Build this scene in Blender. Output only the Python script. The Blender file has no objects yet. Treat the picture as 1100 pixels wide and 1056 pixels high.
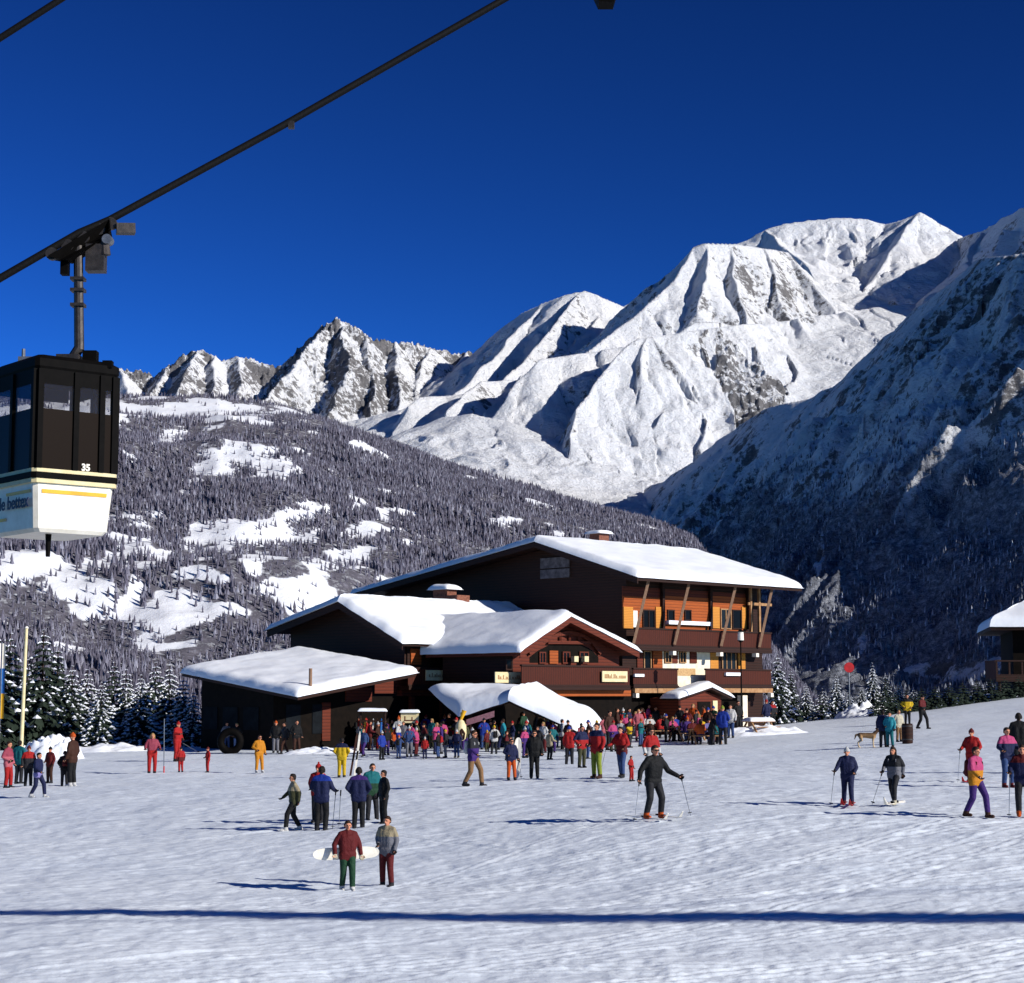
import bpy, bmesh, math, random
import numpy as np
from mathutils import Vector, Matrix, Quaternion
random.seed(7); RNG = np.random.default_rng(11)
SC = bpy.context.scene
COL = SC.collection
# ------------------------------------------------------------------ camera model (metres, camera at the origin, looking along +Y)
F = 1963.0
PITCH = math.atan(217.0 / F)
CP, SP = math.cos(PITCH), math.sin(PITCH)
def ray(px, py):
    a = (px - 550.0) / F; b = (528.0 - py) / F
    return np.array([a, CP - b * SP, SP + b * CP])
def at(px, py, d):
    r = ray(px, py); return r * (d / r[1])
def to_px(P):
    P = np.asarray(P, float); x, y, z = P[..., 0], P[..., 1], P[..., 2]
    yc = y * CP + z * SP; zc = -y * SP + z * CP
    return 550 + F * x / yc, 528 - F * zc / yc
SUN_AZ = np.array([0.866, -0.5]); SUN_EL = math.radians(23.0)
SUN = Vector((SUN_AZ[0] * math.cos(SUN_EL), SUN_AZ[1] * math.cos(SUN_EL), math.sin(SUN_EL))).normalized()

# ------------------------------------------------------------------ tags
def tag(o, label=None, cat=None, group=None, kind=None):
    if label: o['label'] = label
    if cat: o['category'] = cat
    if group: o['group'] = group
    if kind: o['kind'] = kind
    return o
def empty(name, loc, label=None, cat=None, group=None, rz=0.0):
    o = bpy.data.objects.new(name, None); COL.objects.link(o)
    o.location = tuple(float(c) for c in loc); o.rotation_euler = (0, 0, rz); o.empty_display_size = 0.2
    return tag(o, label, cat, group)
class MB:
    """collects polygons, builds ONE mesh object"""
    def __init__(s): s.v = []; s.f = []
    def poly(s, pts):
        n = len(s.v); s.v += [tuple(float(c) for c in p) for p in pts]; s.f.append(tuple(range(n, n + len(pts))))
    def hexa(s, b, t):
        n = len(s.v); k = len(b)
        s.v += [tuple(float(c) for c in p) for p in list(b) + list(t)]
        s.f.append(tuple(n + i for i in reversed(range(k)))); s.f.append(tuple(n + k + i for i in range(k)))
        for i in range(k):
            j = (i + 1) % k; s.f.append((n + i, n + j, n + k + j, n + k + i))
    def box(s, x0, x1, y0, y1, z0, z1):
        s.hexa([(x0, y0, z0), (x1, y0, z0), (x1, y1, z0), (x0, y1, z0)], [(x0, y0, z1), (x1, y0, z1), (x1, y1, z1), (x0, y1, z1)])
    def tube(s, p0, p1, r0, r1=None, n=8, cap=True):
        p0 = Vector(p0); p1 = Vector(p1); r1 = r0 if r1 is None else r1
        q = (p1 - p0).normalized().to_track_quat('Z', 'Y')
        ring = [q @ Vector((math.cos(2 * math.pi * i / n), math.sin(2 * math.pi * i / n), 0)) for i in range(n)]
        s.hexa([p0 + c * r0 for c in ring], [p1 + c * r1 for c in ring])
    def bar(s, p0, p1, w, h):
        p0 = Vector(p0); p1 = Vector(p1); d = (p1 - p0).normalized()
        up = Vector((0, 0, 1)) if abs(d.z) < .95 else Vector((0, 1, 0))
        sd = d.cross(up).normalized() * (w / 2); up = sd.cross(d).normalized() * (h / 2)
        s.hexa([p0 - sd - up, p0 + sd - up, p0 + sd + up, p0 - sd + up], [p1 - sd - up, p1 + sd - up, p1 + sd + up, p1 - sd + up])
    def grid(s, G, closed=False):
        n = len(s.v); a, b = len(G), len(G[0])
        for row in G: s.v += [tuple(float(c) for c in p) for p in row]
        for i in range(a - 1):
            for j in range(b - 1 + (1 if closed else 0)):
                k = (j + 1) % b
                s.f.append((n + i * b + j, n + i * b + k, n + (i + 1) * b + k, n + (i + 1) * b + j))
    def build(s, name, mat, parent=None, smooth=False, recalc=True):
        me = bpy.data.meshes.new(name); me.from_pydata(s.v, [], s.f)
        if recalc:
            bm = bmesh.new(); bm.from_mesh(me); bmesh.ops.recalc_face_normals(bm, faces=bm.faces); bm.to_mesh(me); bm.free()
        if smooth: me.polygons.foreach_set('use_smooth', [True] * len(me.polygons))
        return link(name, me, mat, parent)
def link(name, me, mat, parent=None):
    o = bpy.data.objects.new(name, me); COL.objects.link(o)
    if mat is not None and len(me.materials) == 0: me.materials.append(mat)
    if parent is not None:
        o.parent = parent
        o.matrix_parent_inverse = world_of(parent).inverted()
    return o
def world_of(o):
    m = o.matrix_basis
    return world_of(o.parent) @ o.matrix_parent_inverse @ m if o.parent else m.copy()
def big_mesh(name, V, Q, mat, smooth=True, attrs=None):
    me = bpy.data.meshes.new(name); V = np.ascontiguousarray(V, np.float32); Q = np.ascontiguousarray(Q, np.int32)
    k = Q.shape[1]
    me.vertices.add(len(V)); me.vertices.foreach_set('co', V.ravel())
    me.loops.add(Q.size); me.loops.foreach_set('vertex_index', Q.ravel())
    me.polygons.add(len(Q)); me.polygons.foreach_set('loop_start', np.arange(0, Q.size, k, dtype=np.int32))
    me.polygons.foreach_set('loop_total', np.full(len(Q), k, np.int32))
    me.polygons.foreach_set('use_smooth', np.full(len(Q), smooth, bool))
    for nm, arr in (attrs or {}).items():
        at_ = me.attributes.new(nm, 'FLOAT', 'POINT'); at_.data.foreach_set('value', np.ascontiguousarray(arr, np.float32).ravel())
    me.update(calc_edges=True); me.validate()
    return link(name, me, mat)
def grid_quads(a, b):
    i, j = np.meshgrid(np.arange(a - 1), np.arange(b - 1), indexing='ij'); n = i * b + j
    return np.stack([n, n + b, n + b + 1, n + 1], -1).reshape(-1, 4)

# ------------------------------------------------------------------ noise (numpy gradient noise)
def _h(ix, iy, seed):
    n = (ix.astype(np.int64) * 374761393 + iy.astype(np.int64) * 668265263 + seed * 974634777) & 0xffffffff
    n = ((n ^ (n >> 13)) * 1274126177) & 0xffffffff
    n = (n ^ (n >> 16)) & 0xffffffff
    return n.astype(np.float32) * np.float32(2 * math.pi / 4294967296.0)
def noise(x, y, seed=0):
    x = np.asarray(x, float); y = np.asarray(y, float)
    ix = np.floor(x); iy = np.floor(y); fx = (x - ix).astype(np.float32); fy = (y - iy).astype(np.float32)
    ux = fx * fx * fx * (fx * (fx * 6 - 15) + 10); uy = fy * fy * fy * (fy * (fy * 6 - 15) + 10)
    def g(dx, dy):
        a = _h(ix + dx, iy + dy, seed); return np.cos(a) * (fx - dx) + np.sin(a) * (fy - dy)
    n0 = g(0, 0) * (1 - ux) + g(1, 0) * ux; n1 = g(0, 1) * (1 - ux) + g(1, 1) * ux
    return (n0 * (1 - uy) + n1 * uy) * 1.5
def fbm(x, y, oct=4, seed=0, gain=.5):
    s = 0; a = 1
    for o in range(oct): s = s + a * noise(x * 2 ** o, y * 2 ** o, seed + o); a *= gain
    return s
def ridged(x, y, oct=4, seed=0, gain=.5):
    s = 0; a = 1
    for o in range(oct): s = s + a * (1 - np.abs(noise(x * 2 ** o, y * 2 ** o, seed + o)) * 1.6); a *= gain
    return s
def sstep(a, b, x):
    t = np.clip((x - a) / (b - a), 0, 1); return t * t * (3 - 2 * t)

# ------------------------------------------------------------------ materials
def lin(h):
    h = h.lstrip('#'); o = []
    for i in (0, 2, 4):
        c = int(h[i:i + 2], 16) / 255; o.append(c / 12.92 if c <= .04045 else ((c + .055) / 1.055) ** 2.4)
    return (*o, 1.0)
class NT:
    def __init__(s, name, rough=.8, spec=.3):
        s.m = bpy.data.materials.new(name); s.m.use_nodes = True; s.n = s.m.node_tree.nodes; s.l = s.m.node_tree.links
        s.b = s.n['Principled BSDF']; s.b.inputs['Roughness'].default_value = rough; s.b.inputs['Specular IOR Level'].default_value = spec
    def new(s, t, **kw):
        n = s.n.new(t)
        for k, v in kw.items():
            if k in n.inputs: n.inputs[k].default_value = v
            else: setattr(n, k, v)
        return n
    def link(s, a, b): s.l.new(a, b)
    def co(s, kind='Object', scale=(1, 1, 1), rot=(0, 0, 0)):
        t = s.new('ShaderNodeTexCoord'); m = s.new('ShaderNodeMapping')
        m.inputs['Scale'].default_value = scale; m.inputs['Rotation'].default_value = rot
        s.link(t.outputs[kind], m.inputs['Vector']); return m.outputs['Vector']
    def noise(s, vec, scale, detail=4, rough=.55):
        n = s.new('ShaderNodeTexNoise'); n.inputs['Scale'].default_value = scale; n.inputs['Detail'].default_value = detail
        n.inputs['Roughness'].default_value = rough; s.link(vec, n.inputs['Vector']); return n.outputs['Fac']
    def ramp(s, fac, stops):
        r = s.new('ShaderNodeValToRGB'); e = r.color_ramp.elements
        while len(e) < len(stops): e.new(.5)
        for k, (p, c) in enumerate(stops):
            e[k].position = p; e[k].color = c if len(c) == 4 else (*c, 1)
        s.link(fac, r.inputs['Fac']); return r.outputs['Color']
    def bump(s, h, strength=.3, dist=.05, prev=None):
        b = s.new('ShaderNodeBump'); b.inputs['Strength'].default_value = strength; b.inputs['Distance'].default_value = dist
        s.link(h, b.inputs['Height'])
        if prev is not None: s.link(prev, b.inputs['Normal'])
        return b.outputs['Normal']
    def attr(s, name):
        a = s.new('ShaderNodeAttribute'); a.attribute_name = name; return a.outputs['Fac']
    def mix(s, fac, a, b):
        m = s.new('ShaderNodeMix'); m.data_type = 'RGBA'
        if isinstance(fac, (int, float)): m.inputs[0].default_value = fac
        else: s.link(fac, m.inputs[0])
        for v, i in ((a, 6), (b, 7)):
            if isinstance(v, tuple): m.inputs[i].default_value = v if len(v) == 4 else (*v, 1)
            else: s.link(v, m.inputs[i])
        return m.outputs[2]
    def math(s, op, a, b=0.0):
        m = s.new('ShaderNodeMath'); m.operation = op
        for v, i in ((a, 0), (b, 1)):
            if isinstance(v, (int, float)): m.inputs[i].default_value = v
            else: s.link(v, m.inputs[i])
        return m.outputs[0]
    def out(s, color=None, normal=None):
        if color is not None:
            if isinstance(color, tuple): s.b.inputs['Base Color'].default_value = color
            else: s.link(color, s.b.inputs['Base Color'])
        if normal is not None: s.link(normal, s.b.inputs['Normal'])
        return s.m
def m_plain(name, c1, c2=None, scale=6, rough=.7, spec=.3, bump=.15, dist=.02, kind='Object', stretch=(1, 1, 1), metal=0):
    t = NT(name, rough, spec); v = t.co(kind, stretch); n = t.noise(v, scale, 5, .6)
    c2 = c2 or tuple(c * .7 for c in c1[:3]) + (1,)
    t.b.inputs['Metallic'].default_value = metal
    return t.out(t.ramp(n, [(.3, c2), (.7, c1)]), t.bump(n, bump, dist))
M = {}
def m_wood(name, c1, c2, plank=.18, rough=.75, axis='Z'):
    t = NT(name, rough, .25); v = t.co('Object')
    w = t.new('ShaderNodeTexWave'); w.wave_type = 'BANDS'; w.bands_direction = axis; w.inputs['Scale'].default_value = .314 / plank
    w.inputs['Distortion'].default_value = .15; w.inputs['Detail'].default_value = 1; t.link(v, w.inputs['Vector'])
    g = t.noise(t.co('Object', (1.2, 1.2, 9) if axis == 'Z' else (9, 9, 1)), 2.2, 6, .65); big = t.noise(v, .55, 3, .5)
    col = t.mix(g, c2, c1); dk = tuple(c * .35 for c in c2[:3]) + (1,)
    seam = t.math('LESS_THAN', w.outputs['Fac'], .08)
    col = t.mix(t.math('MULTIPLY', seam, .75), col, dk)
    col = t.mix(t.math('MULTIPLY', big, .35), col, tuple(c * .5 for c in c2[:3]) + (1,))
    return t.out(col, t.bump(g, .25, .01, t.bump(w.outputs['Fac'], .3, .02)))
M['wood_dark'] = m_wood('dark brown planks', lin('38190b'), lin('1f0d06'))
M['wood_red'] = m_wood('red brown planks', lin('743018'), lin('4e1d10'))
M['wood_orange'] = m_wood('orange pine planks', lin('b25a22'), lin('8a3f16'))
M['wood_ochre'] = m_wood('ochre shutters', lin('dd9640'), lin('c07a2c'), .1)
M['wood_rail'] = m_wood('balcony boards', lin('561f0a'), lin('361104'), .13, axis='X')
M['wood_pole'] = m_plain('grey brown timber', lin('9a7a62'), lin('6f5442'), 5, .8, .2, .3, .01, stretch=(6, 6, 1))
M['wood_beam'] = m_plain('pale beam timber', lin('b08a62'), lin('8a6240'), 4, .8, .2, .3, .01)
M['plaster'] = m_plain('cream plaster', lin('ece2cc'), lin('d4c6ac'), 3, .9, .2, .2, .01)
M['cream'] = m_plain('cream paint', lin('dccfa4'), lin('ccba8a'), 5, .6, .3, .05)
M['white'] = m_plain('white paint', lin('f0e9da'), lin('dcd4c2'), 5, .5, .4, .05)
M['fresco'] = m_plain('faded fresco paint', lin('c8a878'), lin('a8835a'), 9, .9, .2, .05)
M['brick'] = m_plain('chimney masonry', lin('8a5a48'), lin('5e3a2e'), 7, .9, .2, .5, .03)
M['black'] = m_plain('black metal', lin('0c0a09'), lin('060505'), 8, .7, .06, .1)
M['shade_dark'] = m_plain('painted deep shade', lin('17110d'), lin('0c0907'), 3, .9, .1, .05)  # near-black that paints deep shade onto outer walls, panels and openings
M['steel'] = m_plain('grey steel', lin('8a8c90'), lin('64666a'), 9, .4, .5, .1, metal=.6)
M['galv'] = m_plain('greasy dark steel', lin('47403c'), lin('2c2826'), 9, .5, .5, .3, metal=.4)
M['rope'] = m_plain('steel wire rope', lin('131315'), lin('09090a'), 30, .7, .1, .3, metal=0)
M['yellow'] = m_plain('yellow paint', lin('e8b020'), lin('d09a18'), 5, .5, .4, .05)
M['red_paint'] = m_plain('red paint', lin('c02020'), lin('961818'), 5, .5, .4, .05)
M['pink_cloth'] = m_plain('pink cloth', lin('d89a98'), lin('b87a7c'), 8, .9, .2, .1)
M['leaf_dark'] = m_plain('spruce needles', (.030, .045, .030, 1), (.012, .020, .014, 1), 9, .85, .2, .2)
M['bark'] = m_plain('bark', lin('4a382c'), lin('2a1e18'), 9, .9, .1, .5, .03)
def m_glass(name, c):
    t = NT(name, .3, .10); n = t.noise(t.co('Object'), 1.4, 2)
    return t.out(t.mix(n, c, tuple(x * .5 for x in c[:3]) + (1,)))
M['glass'] = m_glass('window glass', lin('20262c'))
M['glass_dark'] = m_glass('dark window glass', lin('0c0c0e'))
M['pane_dark'] = m_plain('unlit pane', lin('1c2024'), lin('121417'), 2, .9, .03, .0)
def m_snow(name, scale=1.0, bs=.35):
    t = NT(name, .8, .2); v = t.co('Object'); n = t.noise(v, .9 * scale, 5, .6); n2 = t.noise(v, 9 * scale, 4, .6)
    c = t.ramp(n, [(.25, (.79, .82, .87, 1)), (.75, (.87, .88, .90, 1))])
    return t.out(c, t.bump(n2, bs * .5, .03, t.bump(n, bs, .12)))
M['snow'] = m_snow('roof snow')
M['snow_tree'] = m_plain('snow on branches', (.84, .86, .9, 1), (.72, .76, .84, 1), 8, .8, .2, .3)
def m_piste():
    t = NT('trampled snow', .7, .3); v = t.co('Object')
    n1 = t.noise(v, .22, 5, .6); n2 = t.noise(v, 2.6, 6, .65); n3 = t.noise(v, 14, 4, .6)
    a = math.radians(-33); ns = t.noise(t.co('Object', (.55, 5.5, 1), (0, 0, a)), 1.6, 4, .6)
    ns2 = t.noise(t.co('Object', (.4, 6.5, 1), (0, 0, math.radians(24))), 1.3, 3, .6)
    c = t.ramp(n1, [(.25, (.69, .75, .83, 1)), (.75, (.765, .815, .87, 1))])
    c = t.mix(t.math('MULTIPLY', t.ramp(ns, [(.68, (0, 0, 0, 1)), (.80, (1, 1, 1, 1))]), .28), c, (.90, .91, .92, 1))  # paler streaks paint the sunlit glint of track ridges into the snow colour
    c = t.mix(t.math('MULTIPLY', t.ramp(n2, [(.56, (0, 0, 0, 1)), (.75, (1, 1, 1, 1))]), .35), c, (.66, .72, .80, 1))
    b = t.bump(ns2, .12, .05, t.bump(ns, .16, .06, t.bump(n3, .25, .03, t.bump(n2, .22, .07, t.bump(n1, .35, .5)))))
    return t.out(c, b)
M['piste'] = m_piste()
def m_mountain():
    t = NT('alpine snow and rock', .8, .15); v = t.co('Object')
    n = t.noise(v, .012, 8, .7); nf = t.noise(v, .05, 6, .7)
    rock = t.ramp(nf, [(.3, (.105, .102, .108, 1)), (.7, (.23, .222, .225, 1))])
    snow = t.ramp(n, [(.3, (.78, .80, .84, 1)), (.7, (.88, .88, .89, 1))])
    nr = t.noise(v, .028, 9, .78); fac = t.math('ADD', t.attr('rock'), t.math('MULTIPLY', t.math('SUBTRACT', nr, .5), 2.3))
    col = t.mix(t.ramp(fac, [(.42, (0, 0, 0, 1)), (.62, (1, 1, 1, 1))]), snow, rock)
    wood = t.ramp(t.noise(v, .075, 6, .8), [(.34, (.06, .066, .08, 1)), (.52, (.22, .235, .28, 1)), (.70, (.62, .65, .71, 1))])
    f2 = t.math('ADD', t.attr('wood'), t.math('MULTIPLY', t.math('SUBTRACT', n, .5), 1.2))
    col = t.mix(t.ramp(f2, [(.40, (0, 0, 0, 1)), (.62, (1, 1, 1, 1))]), col, wood)
    return t.out(col, t.bump(nf, .8, 16, t.bump(n, .8, 44)))
M['mountain'] = m_mountain()
def m_hill():
    t = NT('snowy hillside', .8, .15); v = t.co('Object'); n = t.noise(v, .02, 7, .7); nf = t.noise(v, .11, 5, .7)
    snow = t.ramp(n, [(.3, (.76, .78, .83, 1)), (.7, (.87, .87, .89, 1))])
    wood = t.ramp(nf, [(.35, (.045, .042, .052, 1)), (.6, (.14, .13, .155, 1)), (.8, (.4, .4, .45, 1))])
    f = t.math('ADD', t.attr('wood'), t.math('MULTIPLY', t.math('SUBTRACT', nf, .5), .8))
    return t.out(t.mix(t.ramp(f, [(.42, (0, 0, 0, 1)), (.62, (1, 1, 1, 1))]), snow, wood), t.bump(n, .4, 8))
M['hill'] = m_hill()
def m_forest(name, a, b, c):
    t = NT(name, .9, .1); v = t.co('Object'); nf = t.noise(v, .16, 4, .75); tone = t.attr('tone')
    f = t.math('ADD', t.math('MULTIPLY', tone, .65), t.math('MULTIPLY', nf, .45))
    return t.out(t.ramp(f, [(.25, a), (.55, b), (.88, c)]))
M['forest'] = m_forest('frosted wood', (.070, .064, .086, 1), (.125, .116, .152, 1), (.30, .30, .36, 1))  # frosted tones lifted and tinted purple, painting distance haze into the colour
M['forest_shade'] = m_forest('shade toned frosted wood', (.05, .056, .072, 1), (.17, .185, .23, 1), (.5, .53, .60, 1))  # copy for the shaded slope, the bluish shade put into its colour
# ------------------------------------------------------------------ the piste: smooth surface through measured foot points
def _gp(px, py, d): return at(px, py, d)
_pts = [(372, 957, 39), (415, 953, 39.6), (703, 878, 44), (1050, 878, 43), (911, 863, 49), (345, 891, 49), (278, 829, 82), (163, 831, 80),
        (574, 835, 66), (507, 844, 60), (642, 835, 62), (690, 795, 102), (985, 783, 100), (41, 856, 64), (300, 809, 97), (450, 806, 95),
        (553, 812, 92), (625, 824, 76), (776, 798, 98), (1083, 846, 55), (953, 803, 84), (830, 783, 112), (880, 776, 116), (1000, 763, 120), (1100, 749, 122),
        (100, 806, 104), (0, 815, 100), (550, 987, 33.5), (100, 983, 33.2), (1000, 987, 33.0), (550, 1056, 28), (0, 1056, 27.6), (1100, 1056, 27.6)]
_C = np.array([_gp(*p) for p in _pts] + [(-8, 12, -5.6), (8, 12, -5.5), (0, 18, -5.0), (-40, 60, -4.4), (-45, 100, -3.4), (45, 60, -1.9), (48, 100, -.4), (30, 30, -3.6), (-30, 30, -4.6),
        (-30, 140, -4.5), (0, 145, -4), (20, 140, -2.5), (40, 145, .2), (55, 135, 1.2)])
def _tps():
    P = _C[:, :2] / 30; z = _C[:, 2]; n = len(P)
    r2 = ((P[:, None] - P[None]) ** 2).sum(-1); K = np.where(r2 > 0, .5 * r2 * np.log(r2 + 1e-12), 0) + np.eye(n) * .035
    A = np.zeros((n + 3, n + 3)); A[:n, :n] = K; A[:n, n] = 1; A[:n, n + 1:] = P; A[n:, :n] = A[:n, n:].T
    return P, np.linalg.solve(A, np.concatenate([z, np.zeros(3)]))
_TP, _TW = _tps()
def zg(x, y):
    x = np.asarray(x, float); y = np.asarray(y, float); sh = x.shape
    p = np.stack([x.ravel(), y.ravel()], -1) / 30; n = len(_TP); o = np.zeros(len(p))
    for i in range(0, len(p), 40000):
        q = p[i:i + 40000]; r2 = ((q[:, None] - _TP[None]) ** 2).sum(-1)
        o[i:i + 40000] = (.5 * r2 * np.log(r2 + 1e-12)) @ _TW[:n] + _TW[n] + q @ _TW[n + 1:]
    o = o.reshape(sh)
    return o - np.maximum(0, y - 150) ** 2 * .004
_SD = np.linspace(24, 160, 5000)
def ground_hit(px, py):
    r = ray(px, py); P = r[None] * (_SD / r[1])[:, None]
    h = P[:, 2] - zg(P[:, 0], P[:, 1]); i = np.argmax(h < 0)
    if h[i] >= 0: i = int(np.argmin(h))
    x, y = P[i, 0], P[i, 1]; return np.array([x, y, float(zg(np.array([x]), np.array([y]))[0])])
def on_ground(x, y): return np.array([x, y, float(zg(np.array([x]), np.array([y]))[0])])
def build_piste():
    us = np.linspace(-.42, .42, 520)
    ds = np.concatenate([np.linspace(5, 24, 30, endpoint=False), np.exp(np.linspace(math.log(24), math.log(112), 900)), np.linspace(113, 330, 60)])
    D, U = np.meshgrid(ds, us, indexing='ij'); X = D * U
    Z = zg(X, D)
    near = 1 - sstep(60, 120, D)
    c, s = math.cos(math.radians(33)), math.sin(math.radians(33))
    a, b = X * c + D * s, -X * s + D * c
    tr = noise(a * .22, b * 2.2, 5); tr2 = noise(a * .15, b * 3.7, 9)
    lump = fbm(X * .9, D * .9, 3, 21); lump2 = fbm(X * .12, D * .12, 2, 31)
    c2, s2 = math.cos(math.radians(-24)), math.sin(math.radians(-24)); a2, b2 = X * c2 + D * s2, -X * s2 + D * c2
    tr3 = noise(a2 * .18, b2 * 2.6, 15)
    Z = Z + near * (np.maximum(tr - .50, 0) * .10 * sstep(-.3, .5, lump2) + np.maximum(tr2 - .5, 0) * .07 - np.maximum(tr3 - .5, 0) * .07 + lump * .024 + fbm(X * 3.1, D * 3.1, 2, 61) * .012) + lump2 * .06
    # ski tracks: pairs of shallow curved grooves with small thrown-up edges
    rg = random.Random(3); G = np.zeros(Z.shape); E = np.zeros(Z.shape); ld = np.log(ds[30:930]); us0, du = us[0], us[1] - us[0]
    for k in range(190):
        d0 = 26 * math.exp(rg.uniform(0, 1.25)); x = rg.uniform(-.32, .32) * d0; y = d0; h = math.radians(rg.choice((28, 28, 30, 34, 22, 150, 40, 18, -15)) + rg.uniform(-9, 9)); cv = rg.uniform(-.03, .03); n = rg.randint(90, 380); dep = rg.uniform(.25, 1)
        for q in range(n):
            h += cv * .06; x += math.cos(h) * .06; y += math.sin(h) * .06; fade = min(1, q / 40, (n - q) / 40) * dep
            for off in (-.13, .13):
                for oo, a, T in ((0, 1, G), (-.075, .9, E), (.075, .9, E)):
                    xx = x - math.sin(h) * (off + oo); yy = y + math.cos(h) * (off + oo)
                    if 25 < yy < 108:
                        i = 30 + int(np.searchsorted(ld, math.log(yy))); j = int(round((xx / yy - us0) / du))
                        if 0 <= j < len(us) and i < 930: T[i, j] = max(T[i, j], a * fade)
    def blur(a): b = np.pad(a, 1, mode='edge'); return (b[1:-1, 1:-1] * 2 + b[:-2, 1:-1] + b[2:, 1:-1] + b[1:-1, :-2] + b[1:-1, 2:]) / 6
    G = blur(blur(G)); E = blur(blur(E)); Z = Z - G * .06 + E * .05
    V = np.stack([X, D, Z], -1).reshape(-1, 3)
    o = big_mesh('snow_ground', V, grid_quads(len(ds), len(us)), M['piste'])
    tag(o, 'trampled white ski piste sloping up to the chalet', 'ground', kind='structure')
build_piste()

# ------------------------------------------------------------------ mountains: ridge skeleton (px, py, km) -> terrain
def R(pts, sl, sr, L=7.0, rock=.5, gul=1.0):
    P = np.array([at(x, y, d * 1000) for x, y, d in pts]); e = P[-1] - P[0]
    if -e[1] > .5 * abs(e[0]): sl, sr = sr, sl      # drawn towards the viewer: the viewer's left is its right hand
    return dict(P=P, sl=sl, sr=sr, L=L * 1000, rock=rock, gul=gul)
def ridge_field(X, Y, ridges):
    best = np.full(X.shape, -1e9); dist = np.zeros(X.shape); arc = np.zeros(X.shape); rk = np.zeros(X.shape); gu = np.zeros(X.shape)
    for ri, r in enumerate(ridges):
        P = r['P']; s0 = 0
        for a, b in zip(P[:-1], P[1:]):
            ex, ey = b[0] - a[0], b[1] - a[1]; l2 = ex * ex + ey * ey; l = math.sqrt(l2)
            t = np.clip(((X - a[0]) * ex + (Y - a[1]) * ey) / l2, 0, 1)
            dx = X - (a[0] + t * ex); dy = Y - (a[1] + t * ey); dd = np.sqrt(dx * dx + dy * dy)
            sl = np.where(ex * dy - ey * dx > 0, r['sl'], r['sr'])
            z = a[2] + t * (b[2] - a[2]) - sl * (.74 * dd + .26 * 700 * (1 - np.exp(-dd / 700)))
            m = z > best
            best = np.where(m, z, best); dist = np.where(m, dd, dist); arc = np.where(m, s0 + t * l + ri * 5000.0, arc)
            rk = np.where(m, r['rock'], rk); gu = np.where(m, r['gul'], gu); s0 += l
    return best, dist, arc, rk, gu
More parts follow.
